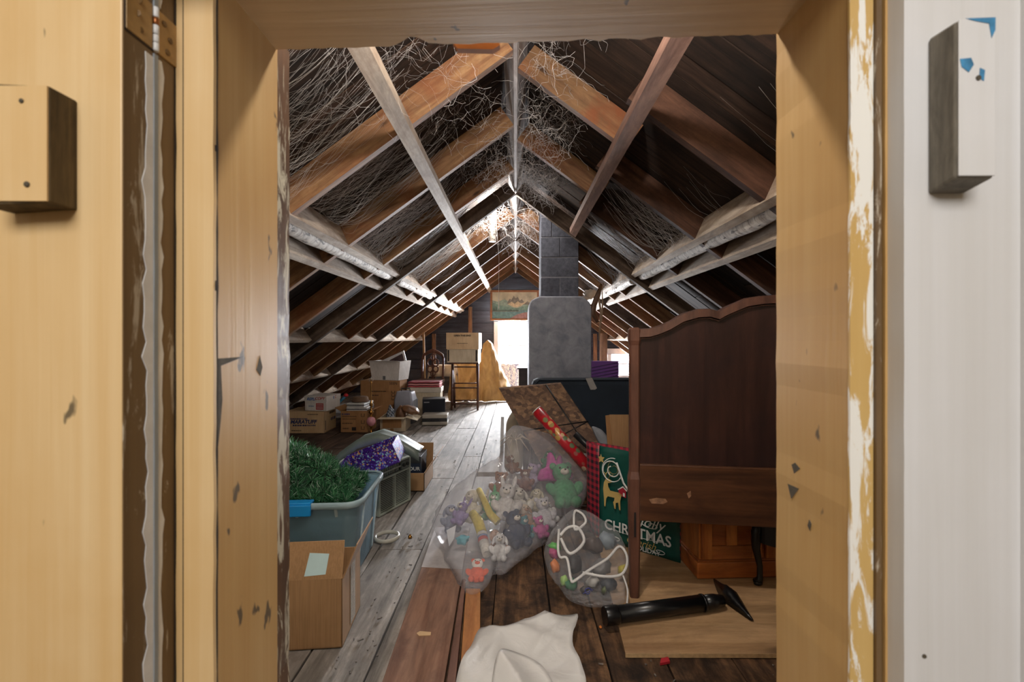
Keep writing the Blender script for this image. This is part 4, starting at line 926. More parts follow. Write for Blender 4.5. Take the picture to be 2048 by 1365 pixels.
# ------------------------------------------------------------------ plywood sheet and loose planks on the floor
PLY = wood('plywood', '#8f6c49', '#cda97e', 0, .5, .7, stain='#7d5c40', stain_amt=.35, hue=.05, knots=.9); PLYE = plain('plywood_edge', '#c9a678', .8, var=.2, scale=60)
ZP = .02
pw = MB().slab([(.378, 1.565, .003), (1.95, 1.56, .003), (1.95, 2.75, .003), (.46, 2.75, .003)], (0, 0, .015)).build('plywood_sheet', PLY); tag(pw, 'bare plywood sheet lying on the floor under the dark headboard', 'plywood')
MB().slab([(.378, 1.5645, .0035), (1.95, 1.5595, .0035), (1.95, 1.5595, .0175), (.378, 1.5645, .0175)], (0, -.0015, 0)).build('front_edge', PLYE, pw)
PL1 = wood('reddish_plank', '#6b4634', '#a5806a', 1, .8, .55, stain='#5a3a2c', stain_amt=.35, hue=.1); PL2 = wood('orange_plank', '#a0622f', '#c88a4e', 1, .8, .5, hue=.1); PL3 = wood('dull_red_plank', '#5f3f33', '#8d6656', 1, .8, .6, hue=.1)
pk = MB().slab([(-.405, 1.05, .003), (-.212, 1.05, .003), (-.262, 2.62, .003), (-.458, 2.6, .003)], (0, 0, .022)).build('loose_plank', PL1, bevel=.002); tag(pk, 'wide reddish brown plank lying loose with a pale painted far end', 'plank')
MB().slab([(-.4425, 2.14, .0252), (-.249, 2.12, .0252), (-.263, 2.61, .0252), (-.457, 2.59, .0252)], (0, 0, .0006)).build('painted_end', plain('chalky_paint', '#b9b2b0', .8, var=.15), pk)
m = MB(); m.slab([G(*q, .0255) for q in ((833, 1268), (840, 1264), (862, 1266), (861, 1272), (838, 1273))], (0, 0, .002)); m.build('bare_spot', plain('bare_pale_wood', '#d8b58a', .8), pk)
pk2 = MB().slab([(-.202, 1.05, .003), (-.166, 1.05, .003), (-.220, 2.02, .003), (-.236, 2.02, .003)], (0, 0, .03)).build('loose_plank', PL3, bevel=.002); tag(pk2, 'narrow dull red batten beside the wide reddish plank', 'plank')
pk3 = MB().slab([(-.15, 1.05, .003), (-.085, 1.05, .003), (-.15, 1.95, .003), (-.212, 1.95, .003)], (0, 0, .026)).build('loose_plank', PL2, bevel=.002); tag(pk3, 'orange varnished plank beside the narrow dull red batten', 'plank')

# ------------------------------------------------------------------ headboard
MAH = wood('mahogany_panel', '#211312', '#4c2e26', 2, .6, .35, stain='#221619', stain_amt=.4, hue=.05, spec=.5); MAHH = wood('mahogany_rail', '#2c170f', '#684229', 0, .7, .4, stain='#2b1610', stain_amt=.35, hue=.05, spec=.5); MAHP = wood('mahogany_post', '#41271f', '#704a3a', 2, .9, .4, hue=.05, spec=.5)
HB0 = G(1269, 1195, ZP); hb = thing('headboard', 'dark mahogany bed headboard with scalloped top standing upright on the plywood', 'headboard', (HB0.x, HB0.y, ZP - .001), -7.6)
cs, sn = math.cos(R(-7.6)), math.sin(R(-7.6))
def hbl(px, py):                                       # pixel on the headboard plane -> local x, z
    k = (px - CX) / F; xl = (k * HB0.y - HB0.x) / (cs - k * sn); Y = HB0.y + xl * sn; return xl, H - (py - CY) * Y / F - ZP
HW = 1.37
prof = [hbl(*q) for q in ((1279, 657), (1300, 656), (1320, 650), (1339, 642), (1366, 626), (1397, 617), (1420, 616), (1438, 621), (1450, 614), (1463, 608), (1494, 595), (1525, 590), (1560, 588))]
prof = [p for p in prof if p[0] < HW / 2 - .01]; prof.append((HW / 2, prof[-1][1] + .001)); full = prof + [(HW - x, z) for x, z in prof[::-1][1:]]
zp = hbl(1300, 928)[1]; zr = hbl(1300, 1041)[1]; mw = .036
m = MB()
for (xa, za), (xb, zb_) in zip(full, full[1:]): m.hexa([(xa, .006, zp - .01), (xb, .006, zp - .01), (xb, .028, zp - .01), (xa, .028, zp - .01), (xa, .006, za - mw * .6), (xb, .006, zb_ - mw * .6), (xb, .028, zb_ - mw * .6), (xa, .028, za - mw * .6)])
bmesh.ops.remove_doubles(m.bm, verts=m.bm.verts, dist=1e-5); m.build('panel', MAH, hb)
for nm, o0, o1, y0, y1 in (('top_moulding', 0, mw, -.012, .034), ('moulding_bead', mw, mw + .009, -.002, .006)):
    m = MB(); rings = [[m.bm.verts.new(p) for p in ((x, y0, z - o1), (x, y0 + .004 if nm[0] == 't' else y0, z - o0 - .004), (x, y1, z - o0), (x, y1, z - o1))] for x, z in full]
    for A, B in zip(rings, rings[1:]):
        for k in range(4): m._f([A[k], A[(k + 1) % 4], B[(k + 1) % 4], B[k]])
    m._f(rings[0][::-1]); m._f(rings[-1]); m.build(nm, MAHP, hb)
MB().bb(.02, HW - .02, -.012, .034, zr, zp).build('lower_rail', MAHH, hb, bevel=.003)
SCUFF = plain('rubbed_veneer', '#a4795a', .6, var=.35, scale=40)
m = MB(); m.slab([(x, -.0122, z) for x, z in (hbl(*q) for q in ((1297, 997), (1312, 994), (1330, 996), (1334, 1002), (1325, 1006), (1302, 1005)))], (0, -.0008, 0)); m.build('scuff_mark', SCUFF, hb)
m = MB(); m.slab([(x, -.0122, z) for x, z in (hbl(*q) for q in ((1372, 985), (1380, 980), (1381, 990), (1376, 995)))], (0, -.0008, 0)); m.build('scuff_mark', SCUFF, hb)
def post(x):
    pf = [(0, .018), (.04, .02), (.3, .024), (.44, .026), (.50, .027), (.53, .021), (.55, .021), (1.06, .021), (1.08, .025), (1.125, .025), (1.135, .016)]; m = MB(); prev = None; top = hbl(1269, 655)[1] / 1.135
    for z, r in pf:
        c = r * .3; row = [m.bm.verts.new((x + a, .011 + b, z * top)) for a, b in ((-r, -r + c), (-r + c, -r), (r - c, -r), (r, -r + c), (r, r - c), (r - c, r), (-r + c, r), (-r, r - c))]
        if prev:
            for k in range(8): m._f([prev[k], prev[(k + 1) % 8], row[(k + 1) % 8], row[k]])
        else: m._f(row[::-1])
        prev = row
    m._f(prev); return m.build('post', MAHP, hb)
for x in (0, HW): p_ = post(x); MB().bb(x - .004, x + .004, -.0195, -.0145, .26, .36).build('bolt_slot', plain('slot_dark', '#1c0f0b', .8), p_)

# ------------------------------------------------------------------ black pipe with wide nozzle
BP = plain('glossy_black', '#101012', .3, var=.1)
vt = thing('vacuum_tube', 'glossy black tube with a wide T-shaped nozzle lying across the plywood', 'vacuum tube', (0, 0, 0))
z0 = ZP + .034; A = Vector((.335, 1.715, z0)); B = Vector((.74, 1.80, z0)); d = (B - A).normalized()
m = MB(); m.tube([A + d * .052, B], .0305, 20); m.build('tube', BP, vt); m = MB(); m.tube([A, A + d * .004, A + d * .05, A + d * .056], [.0315, .034, .034, .031], 20); m.build('tube_collar', BP, vt)
m = MB(); m.tube([B - d * .004, B, B + d * .006], [.0325, .0335, .032], 20); m.build('tube_ring', BP, vt)
m = MB(); m.tube([B + d * .002, B + d * .05, B + d * .09], [.0285, .028, .02], 16); m.build('nozzle_neck', BP, vt)
m = MB(); h0, h1 = Vector((.888, 2.03, ZP + .004)), Vector((.905, 1.735, ZP + .004)); mid = B + d * .07; pts = []
rings = []
for i in range(13):
    t = i / 12; c = h0.lerp(h1, t); w = .006 + .042 * (1 - abs(2 * t - 1) ** 1.2); hh = .008 + .05 * (1 - abs(2 * t - 1) ** .8)
    rings.append([m.bm.verts.new(p) for p in ((c.x - w, c.y, c.z), (c.x + w * .4, c.y, c.z), (c.x + w * .4, c.y, c.z + hh * .45), (c.x - w * .5, c.y, c.z + hh))])
for a, b in zip(rings, rings[1:]):
    for k in range(4): m._f([a[k], a[(k + 1) % 4], b[(k + 1) % 4], b[k]], True)
m._f(rings[0][::-1]); m._f(rings[-1]); m.build('nozzle_head', BP, vt)

# ------------------------------------------------------------------ pine cabinet and black half-round table
PINE = wood('orange_pine', '#9a4f1f', '#c97f3c', 2, .8, .4, hue=.08, knots=.6, spec=.5); PINEH = wood('orange_pine_rail', '#8a421a', '#b96d33', 0, .8, .4, hue=.08, knots=.4, spec=.5)
c0 = G(1395, 1160, ZP); pcab = thing('pine_cabinet', 'orange pine cabinet with panelled front behind the dark headboard', 'cabinet', (c0.x, c0.y, ZP), 3)
MB().bb(0.012, .60, .012, .36, .07, .55).build('carcass', PINE, pcab, bevel=.002); MB().bb(0, .615, 0, .37, 0, .075).build('plinth', PINEH, pcab, bevel=.006); MB().bb(.004, .61, .004, .366, .075, .085).build('plinth_bead', PINEH, pcab, bevel=.003)
MB().bb(-.01, .62, -.01, .37, .55, .575).build('cabinet_top', PINEH, pcab, bevel=.004)
for x in (.02, .315):
    dr = thing('t', '', ''); bpy.data.objects.remove(dr)
    dd = MB().bb(x, x + .275, .004, .012, .09, .545).build('door', PINEH, pcab)
    for a, b in ((x, x + .045), (x + .23, x + .275)): MB().bb(a, b, -.006, .004, .09, .545).build('stile', PINE, dd, bevel=.002)
    for a, b in ((.09, .15), (.49, .545)): MB().bb(x + .045, x + .23, -.006, .004, a, b).build('rail', PINEH, dd, bevel=.002)
    MB().bb(x + .112, x + .162, -.004, .004, .15, .49).build('muntin', PINE, dd, bevel=.002)
hl_ = thing('half_round_table', 'small black half-round table with curved legs in front of the pine cabinet', 'table', (1.26, 2.0, ZP))
EB = plain('ebonised_wood', '#121113', .35, var=.15)
ring = [(.2 * math.cos(R(a)), -.13 * math.sin(R(a))) for a in range(0, 181, 12)]
m = MB(); m.slab([(x, y + .02, .19) for x, y in ring], (0, 0, .09)); m.build('apron', EB, hl_); m = MB(); m.slab([(x * 1.06, y * 1.06 + .022, .281) for x, y in ring], (0, 0, .018)); m.build('table_top', EB, hl_, bevel=.003)
for x, y in ((-.19, .0), (.19, .0), (0, -.1)): m = MB(); m.tube([(x, y, .28), (x * 1.06, y * 1.05, .23), (x * 1.07, y * 1.05, .16), (x * .98, y, .08), (x * .98, y, .03), (x * 1.03, y * 1.05, .012)], [.018, .022, .017, .012, .012, .02], 10); m.tube([(x * 1.03, y * 1.05, .016), (x * 1.03, y * 1.05, .001)], [.02, .016], 10); m.build('leg', EB, hl_)

# ------------------------------------------------------------------ mattress, OSB board, tube, cardboard
NAVYF = plain('navy_ticking', '#1d2a38', .85, var=.2, scale=6)
mt = thing('mattress', 'dark navy mattress stood on its long edge before the chimney', 'mattress', (.93, 3.62, .003), 1.5)
MB().bb(-.80, .80, -.09, .09, 0, .785).build('cover', NAVYF, mt, bevel=.045); m = MB(); m.tube([(-.80, -.088, .06), (-.80, -.088, .73), (-.75, -.088, .777), (.75, -.088, .777)], .006, 6); m.build('piping', NAVYF, mt)
m = MB(); m.slab([P(*q, 3.515) for q in ((1171, 757), (1184, 756), (1194, 777), (1190, 780), (1181, 780))], (0, .002, 0)); tg = m.build('fabric_tag', plain('grey_tag', '#9d9a98', .8, var=.15), mt, label='pale grey sewn tag'); tg.matrix_parent_inverse = (Matrix.Translation(mt.location) @ Euler((0, 0, R(1.5))).to_matrix().to_4x4()).inverted()
dn_ = MB().bb(-.87, -.805, -.07, .07, .0, .70).build('end_bolster', NAVYF, mt, bevel=.02)
OSB = NT('osb'); v = OSB.coord((30, 60, 30), (.4, .3, .6)); vo = OSB.n('TexVoronoi'); vo.inputs['Scale'].default_value = 1.0; OSB.l(v, vo.inputs[0]); sp = OSB.n('SeparateColor'); OSB.l(vo.outputs['Color'], sp.inputs[0]); f = OSB.noise(OSB.coord((12, 30, 12), (.4, .9, .3)), 1.0, 7, .7, 1.5)
OSB.col(OSB.mix(OSB.ramp(f, [(.35, .7), (.65, 0.)]), OSB.ramp(sp.outputs[0], [(0, '#5b4436'), (.5, '#7d5f49'), (1, '#a5805e')]), '#3c2a22')); OSB.b.inputs['Roughness'].default_value = .7; OSB.bump(f, .3, .004); OSB = OSB.m
oq = [P(998, 778, 3.36), P(1122, 768, 3.40), G(1286, 1010, .003), G(1128, 1010, .003)]
ob = MB().slab(oq, (0, .02, .008)).build('osb_board', OSB); tag(ob, 'brown chipboard sheet tied with black cord leaning on the navy mattress', 'board')
def onb(px, py):                                       # point on the board's front plane
    n_ = (oq[1] - oq[0]).cross(oq[3] - oq[0]); o_ = Vector((0, 0, H)); dv = Vector(((px - CX) / F, 1, -(py - CY) / F)); return o_ + dv * ((oq[0] - o_).dot(n_) / dv.dot(n_))
for a, b in (((1092, 770), (1176, 900)), ((1046, 862), (1176, 843)), ((1130, 868), (1176, 843))):
    m = MB(); m.tube([onb(*a) + Vector((0, -.006, 0)), onb(*b) + Vector((0, -.006, 0))], .006, 6); m.build('cord', BLK, ob)
RP = NT('red_wrapping'); vo = RP.n('TexVoronoi'); vo.inputs['Scale'].default_value = 26; RP.l(RP.coord(rand=False), vo.inputs[0]); sp = RP.n('SeparateColor'); RP.l(vo.outputs['Color'], sp.inputs[0])
RP.col(RP.mix(RP.ramp(vo.outputs['Distance'], [(.4, .95), (.5, 0.)]), '#b0202a', RP.ramp(sp.outputs[0], [(.3, '#8f1a22'), (.42, '#d8c7b4'), (.62, '#c99a4a'), (.8, '#5d7a5a')]))); RP.b.inputs['Roughness'].default_value = .3; RP = RP.m
wr = thing('wrapping_paper', 'roll of red patterned wrapping paper leaning in front of the chipboard', 'wrapping paper', (0, 0, 0)); a, b = P(1074, 822, 2.86), P(1176, 936, 2.72)
m = MB(); m.tube([a, b], .036, 20); m.build('roll', RP, wr); m = MB(); dd_ = (a - b).normalized(); m.tube([a + dd_ * .001, a + dd_ * .008], [.037, .034], 20); m.build('paper_end', plain('white_paper', '#d9d4d0', .7), wr)
m = MB(); m.tube([P(1150, 868, 3.02), P(1200, 915, 2.98)], .022, 14); tag(m.build('umbrella_case', BLK), 'short black tube beside the red wrapping paper roll', 'tube')
m = MB(); m.slab([P(*q, 2.86) for q in ((1211, 832), (1225, 830), (1300, 832), (1300, 990), (1222, 990))], (0, .006, 0)); kb = m.build('cardboard_sheet', KRAFTD); tag(kb, 'flat brown cardboard sheets standing behind the green gift bag', 'cardboard')
m = MB(); m.slab([P(*q, 2.85) for q in ((1219, 830), (1300, 830), (1300, 990), (1236, 990))], (0, .004, 0)); m.build('front_sheet', KRAFT, kb)
MB().bb(.55, .92, 2.855, 2.872, .003, .13).build('sheet_foot', KRAFTD, kb)
m = MB(); m.pillow([P(*q, 2.95) for q in ((1184, 856), (1202, 860), (1222, 885), (1222, 905), (1205, 900))], .03, .03, wrinkle=.01); tag(m.build('grey_pouch', plain('grey_cloth', '#8b8f96', .8)), 'small grey cloth pouch beside the brown cardboard sheets', 'pouch')
# white stake and cream sack beyond
MB_ = MB(); MB_.slab([G(1000, 906), G(1007, 906), P(1008, 834, 4.42), P(1002, 834, 4.42)], (0, .02, 0)); tag(MB_.build('white_stake', plain('white_wood', '#d6d6d8', .6)), 'narrow white board standing up on the floor behind the toy bag', 'board')
m = MB(); m.pillow([P(*q, 3.75) for q in ((1012, 858), (1022, 828), (1036, 815), (1046, 850), (1048, 900), (1040, 948), (1012, 948))], .07, .07, wrinkle=.03, floor=.004, seed=2); tag(m.build('cream_sack', cloth('cream_sack_cloth', '#c9bda8', '#a39782')), 'cream cloth sack slumped beside the chipboard sheet', 'sack')

# ------------------------------------------------------------------ green christmas bag
GRN = plain('dark_green_paper', '#0f4f45', .35, var=.15); GOLD = plain('gold_print', '#c3a765', .4); REDP = plain('red_print', '#a81e32', .5)
TART = NT('red_tartan'); wv = []
for dr in ('X', 'Z'):
    w = TART.n('TexWave', bands_direction=dr); w.inputs['Scale'].default_value = 9; TART.l(TART.coord(rand=False), w.inputs[0]); wv.append(w.outputs['Fac'])
fa = TART.ramp(wv[0], [(.45, 0.), (.55, 1.)]); fb = TART.ramp(wv[1], [(.45, 0.), (.55, 1.)])
TART.col(TART.mix(TART.mix(.5, fa, fb), '#a31f34', '#1c1420')); TART.b.inputs['Roughness'].default_value = .5; TART = TART.m
bl, brr = Vector((.455, 2.47, ZP)), Vector((.795, 2.19, ZP)); ux = (brr - bl).normalized(); wid = (brr - bl).length; ang = math.atan2(ux.y, ux.x)
gb_ = thing('gift_bag', 'large dark green Christmas gift bag with white lettering and a gold deer', 'gift bag', bl, rot=(0, 0, ang))
hb_ = .50; bo = Euler((0, 0, -ang)).to_matrix() @ Vector((-.05, .11, 0))
def bagf(u, v): return (u * wid, .012 * math.sin(u * 7) * v + .01 * N((u * 4, v * 4, 1)) - .006 * math.sin(math.pi * u) * (1 - v), v * (hb_ - .02 * u))
m = MB(); m.grid(bagf, 16, 16); m.build('front_panel', GRN, gb_, solid=.002)
m = MB(); m.grid(lambda u, v: (u * wid + bo.x, bo.y, v * hb_), 4, 4); m.build('back_panel', TART, gb_, solid=.002)
for x in (0, wid): m = MB(); m.grid(lambda u, v: (x + bo.x * u + (.02 if x else -.03) * math.sin(math.pi * u) * v, u * bo.y, v * hb_), 6, 6); m.build('gusset', TART, gb_, solid=.002)
MB().slab([(.002, .002, .0005), (wid - .002, .002, .0005), (wid + bo.x - .002, bo.y - .002, .0005), (bo.x + .002, bo.y - .002, .0005)], (0, 0, .003)).build('bag_base', GRN, gb_)
def bt(s, size, mat, x, z, **k): return text(s, size, mat, gb_, (x, -.0165, z), (R(90), 0, 0), **k)
bt('CHRISTMAS', .075, INKW, wid * .5, .09, bold=.001, sx=.92); bt('Jolly', .075, INKW, wid * .68, .158, shear=.4); bt('Cherish', .05, GOLD, wid * .55, .045, shear=.4); bt('HOLIDAY', .034, INKW, wid * .62, .018)
def swirl(pts, r=.0035, mat=INKW): m = MB(); m.tube([(x, -.0165, z) for x, z in pts], r, 5, flat=.5); m.build('printed_swirl', mat, gb_)
def spiral(cx, cz, r0, r1, a0, a1, n=24, sq=1.0): return [(cx + lerp(r0, r1, i / n) * math.cos(R(lerp(a0, a1, i / n))), cz + sq * lerp(r0, r1, i / n) * math.sin(R(lerp(a0, a1, i / n)))) for i in range(n + 1)]
swirl(spiral(.085, .385, .055, .02, 200, -250)); swirl(spiral(.09, .38, .07, .05, 80, 330), .005); swirl([(.11, .43), (.13, .38), (.15, .33), (.175, .3), (.2, .3)], .006); swirl(spiral(.095, .395, .04, .012, 90, 500), .0015, GOLD)
swirl(spiral(.3, .15, .05, .01, 180, 560, sq=.4)); swirl(spiral(.34, .03, .04, .01, 200, 600, sq=.35)); swirl(spiral(.1, .03, .04, .01, 200, 600, sq=.35)); swirl([(.06, .075), (.2, .068), (.38, .08)], .002)
def flat(pts, mat, k=0, nm='printed_shape'): m = MB(); m.slab([(x, -.0155 - k * .0008, z) for x, z in pts], (0, -.001, 0)); m.build(nm, mat, gb_)
flat([(.018, .46), (.024, .445), (.04, .445), (.03, .432), (.036, .415), (.02, .422), (.006, .413), (.01, .43), (0.002, .444), (.014, .446)], GOLD)
dx, dz = .028, .185
flat([(dx + x * .115, dz + z * .115) for x, z in ((.1, 0), (.16, 0), (.2, .38), (.28, .5), (.62, .5), (.6, .35), (.55, .3), (.62, 0), (.68, 0), (.68, .28), (.8, .32), (.85, 0), (.92, 0), (.9, .4), (.95, .62), (1.02, .74), (.94, .72), (.88, .78), (.4, .78), (.3, .95), (.28, 1.1), (.5, 1.18), (.48, 1.25), (.3, 1.32), (.18, 1.3), (.08, 1.1), (.04, .8), (.08, .4))], GOLD, 1)
for pts in ([(.05, .332), (.045, .36), (.03, .37)], [(.06, .334), (.075, .355), (.09, .36)], [(.047, .352), (.055, .37)], [(.072, .35), (.07, .372)]): swirl(pts, .0025, GOLD)
flat([(.125, .262), (.165, .255), (.165, .295), (.148, .31), (.122, .292)], REDP, 1); flat([(.117, .292), (.148, .314), (.172, .294), (.168, .29), (.148, .307), (.12, .288)], INKW, 2); flat([(.148, .262), (.158, .26), (.158, .278), (.148, .28)], INKW, 2)
for x in (.105, .113): flat([(x - .007, .258), (x, .295), (x + .007, .258)], plain('print_pine', '#1e3f3a', .6), 0)

# ------------------------------------------------------------------ soft toys in a big clear bag
def YB(px, py): return 1.90 + .00058 * (px - 945) + .0032 * (1215 - py)
def BP_(px, py, back=0.0):
    Y = YB(px, py) + back; p = P(px, py, Y); return p
FURS = {}
def fur(c):
    if c not in FURS: FURS[c] = plain('plush_' + c[1:], c, .95, var=.2, scale=60, bump=.5, spec=.1)
    return FURS[c]
EYE = plain('bead_eye', '#0b0b0c', .15)
def plush(name, label, px, py, s, c, face=0.0, ears='round', back=.06, c2=None, eyes=True, tilt=0.0):
    s *= 1.2; p = BP_(px, py, back + s * .25); p.z = max(p.z, .02 + s * .55)
    t = thing(name, label, 'soft toy', p, rot=(R(-35), R(tilt), R(face)), group='soft toys in the clear bag'); f = fur(c)
    m = MB(); m.blob((0, 0, 0), (s * .5, s * .42, s * .55), None, 2, .12, s * 50)
    for x in (-1, 1): m.blob((x * s * .48, -s * .12, s * .1), (s * .2, s * .17, s * .3), (0, R(x * 40), 0), 2); m.blob((x * s * .3, -s * .25, -s * .42), (s * .2, s * .3, s * .2), None, 2)
    m.build('body', f, t)
    hd = MB().blob((0, -s * .1, s * .72), (s * .38, s * .36, s * .35), None, 2, .08).build('head', fur(c2) if c2 else f, t)
    for x in (-1, 1):
        m = MB()
        if ears == 'round': m.blob((x * s * .3, -s * .02, s * 1.0), (s * .14, s * .07, s * .14), None, 2)
        elif ears == 'long': m.blob((x * s * .26, .02, s * 1.2), (s * .1, s * .06, s * .36), (0, R(x * 14), 0), 2)
        else: m.blob((x * s * .4, -s * .05, s * .66), (s * .1, s * .08, s * .28), (0, R(-x * 18), 0), 2)
        m.build('ear', f, hd)
        if eyes: MB().blob((x * s * .15, -s * .42, s * .8), (s * .045,) * 3, None, 1).build('eye', EYE, hd)
    MB().blob((0, -s * .45, s * .64), (s * .17, s * .13, s * .12), None, 2).build('muzzle', fur('#d9d0c2') if c2 is None else f, hd); MB().blob((0, -s * .57, s * .68), (s * .05, s * .04, s * .04), None, 1).build('nose', EYE, hd)
    return t
plush('soft_toy', 'white plush dog with black eyes in the middle of the clear bag', 1042, 1020, .105, '#d6d0c6', 20, 'flop')
plush('soft_toy', 'brown plush toy under the top of the clear bag', 1000, 985, .10, '#8a5a3c', -10, c2='#9c6a48')
plush('soft_toy', 'large green plush toy at the right of the clear bag', 1128, 1018, .14, '#4d9a68', 10)
plush('soft_toy', 'small green plush toy beside the yellow plush legs in the clear bag', 985, 1018, .085, '#5aa36c', -20, 'long')
plush('soft_toy', 'small tan and white plush toy beneath the white plush dog', 1058, 1048, .07, '#a3795a', 25, 'flop', c2='#c9b49a')
plush('soft_toy', 'grey-white long-eared plush toy in the middle of the clear bag', 1015, 1088, .105, '#c9c4c0', -5, 'long')
plush('soft_toy', 'cream plush toy at the left of the clear bag', 930, 1018, .11, '#d8cfbd', -25, 'flop', eyes=False)
plush('soft_toy', 'navy plush toy near the floor side of the clear bag', 1020, 1125, .095, '#20304a', 30, back=.07)
plush('soft_toy', 'lilac long-eared plush toy above the turquoise ruffle in the clear bag', 925, 1068, .085, '#8a78a8', -30, 'long')
plush('soft_toy', 'orange and white plush toy in the bottom corner of the clear bag', 946, 1180, .055, '#e0592e', 0, c2='#ded8d0', back=.03)
plush('soft_toy', 'pale grey plush toy at the right middle of the clear bag', 1088, 1055, .085, '#b9b6ba', 15)
plush('soft_toy', 'magenta plush toy at the lower right of the clear bag', 1068, 1098, .06, '#b44a88', 25)
plush('soft_toy', 'dark brown plush toy high in the clear bag', 1050, 970, .07, '#7a5348', 0)
for i, (nm, lab, px, py, s_, c, e) in enumerate((('soft_toy', 'pale lavender plush toy high at the back of the clear bag', 1062, 940, .085, '#a89ab4', 'round'), ('soft_toy', 'dark green plush toy at the very top of the clear bag', 1092, 915, .075, '#3f7a56', 'flop'),
    ('soft_toy', 'cream plush toy beside the bright pink one', 1072, 985, .08, '#d9cfb4', 'flop'), ('soft_toy', 'smooth white plush toy beside the striped sock of the yellow one', 962, 1128, .085, '#d5d3d2', 'flop'), ('soft_toy', 'off-white plush toy beside the long yellow limb', 965, 1012, .075, '#c8bfae', 'long'),
    ('soft_toy', 'blue-grey plush toy at the left edge of the clear bag', 902, 1045, .08, '#8d93a6', 'flop'), ('soft_toy', 'teal plush toy beside the navy one', 1045, 1110, .065, '#3c7f86', 'round'), ('soft_toy', 'rust brown plush toy deep in the top of the clear bag', 1030, 925, .08, '#8f6a56', 'round'),
    ('soft_toy', 'white plush toy at the right middle of the clear bag', 1108, 1050, .075, '#d6d4d0', 'flop'), ('soft_toy', 'tan brown plush toy near the bottom of the clear bag', 985, 1145, .065, '#9a7258', 'flop'))):
    plush(nm, lab, px, py, s_, c, -30 + i * 9, e, back=.10)
pg = thing('soft_toy', 'bright pink plush toy with stubby points at the top of the clear bag', 'soft toy', BP_(1112, 955, .05), rot=(R(-25), 0, R(8)), group='soft toys in the clear bag')
m = MB(); m.pillow([(-.12, 0, -.05), (-.10, 0, .01), (-.06, 0, .03), (-.045, 0, .10), (-.02, 0, .12), (0, 0, .09), (.01, 0, .04), (.025, 0, .09), (.05, 0, .09), (.06, 0, .02), (.10, 0, -.005), (.11, 0, -.04), (.06, 0, -.06), (-.06, 0, -.06)], .035, .035); m.build('body', fur('#c63a9c'), pg)
yl = thing('soft_toy', 'yellow plush toy with long limbs and a striped sock in the clear bag', 'soft toy', (0, 0, 0), group='soft toys in the clear bag')
m = MB(); m.tube([BP_(958, 996, .05), BP_(968, 1018, .02), BP_(980, 1045, -.005), BP_(996, 1062, .01)], [.017, .018, .02, .022], 12); m.tube([BP_(945, 1044, .02), BP_(956, 1060, .0), BP_(964, 1085, .0)], [.022, .028, .026], 12); m.build('limbs', fur('#c9b23a'), yl)
for k, (a, b, c) in enumerate((((964, 1085), (965, 1091), '#c9c4bc'), ((965, 1091), (966, 1096), '#7c86a8'), ((966, 1096), (967, 1104), '#b03a34'), ((967, 1104), (974, 1128), '#d2cdc4'))): m = MB(); m.tube([BP_(*a, .0), BP_(*b, .005)], .026 if k < 3 else [.026, .022], 12); m.build('sock_band', fur(c), yl)
rf = MB().blob(BP_(926, 1090) + Vector((0, -.01, .03)), (.03, .02, .022), None, 3, .6, 4).build('blue_ruffle', plain('turquoise_tulle', '#3fa3b4', .6)); tag(rf, 'turquoise tulle ruffle at the left of the clear bag', 'ruffle')
pc_ = MB().slab([BP_(*q, .02) for q in ((893, 1062), (912, 1052), (908, 1078), (898, 1094))], (0, .008, 0)).build('white_cloth', plain('white_fleece', '#d4d6da', .9)); tag(pc_, 'folded white cloth at the left edge of the clear bag', 'cloth')
CLEAR = clear('clear_bag_film', '#d8d6dc', .12, .10, .9, 8)
bag = [(1022, 862), (1060, 866), (1120, 890), (1150, 912), (1190, 926), (1182, 965), (1164, 1012), (1130, 1050), (1100, 1082), (1060, 1120), (1010, 1172), (985, 1170), (968, 1200), (944, 1214), (915, 1180), (892, 1120), (870, 1062), (866, 1035), (885, 1005), (930, 965), (985, 930), (1008, 905), (1003, 885)]
cbg = thing('clear_bag', 'large clear plastic bag crammed with soft toys slumped on the floor', 'bag', (0, 0, 0))
m = MB(); m.pillow([BP_(*q) for q in bag], .125, .26, rings=14, floor=.027, wrinkle=.03, seed=7, pw=.27); m.build('film', CLEAR, cbg)
m = MB()
for k in range(9): a = R(k * 40); m.tube([BP_(1030, 880, .0), BP_(1030 + 14 * math.cos(a), 874 + 7 * math.sin(a), -.01), BP_(1032 + 34 * math.cos(a), 886 + 26 * math.sin(a) * (1 if math.sin(a) > 0 else .3), .0)], [.003, .005, .002], 5)
m.build('gathered_neck', plain('neck_plastic', '#b3a796', .3), cbg)

# settle the toys: shrink and draw each one in until it lies inside the film, and part those that share space
from mathutils.bvhtree import BVHTree
def tree_verts(o):
    out = []
    def walk(c, M):
        M = M @ c.matrix_basis
        if c.type == 'MESH': out.extend(M @ v.co for v in c.data.vertices)
        for k in c.children: walk(k, M)
    walk(o, Matrix.Identity(4)); return out
film = next(c for c in cbg.children if c.name.startswith('film')); bv = BVHTree.FromPolygons([v.co for v in film.data.vertices], [p.vertices[:] for p in film.data.polygons])
def inside(p, gap=.004):
    q, nrm, _, dist = bv.find_nearest(p); return (p - q).dot(nrm) < 0 and dist > gap
toys = [o for o in COL.objects if o.name.startswith('soft_toy') and o.parent is None]
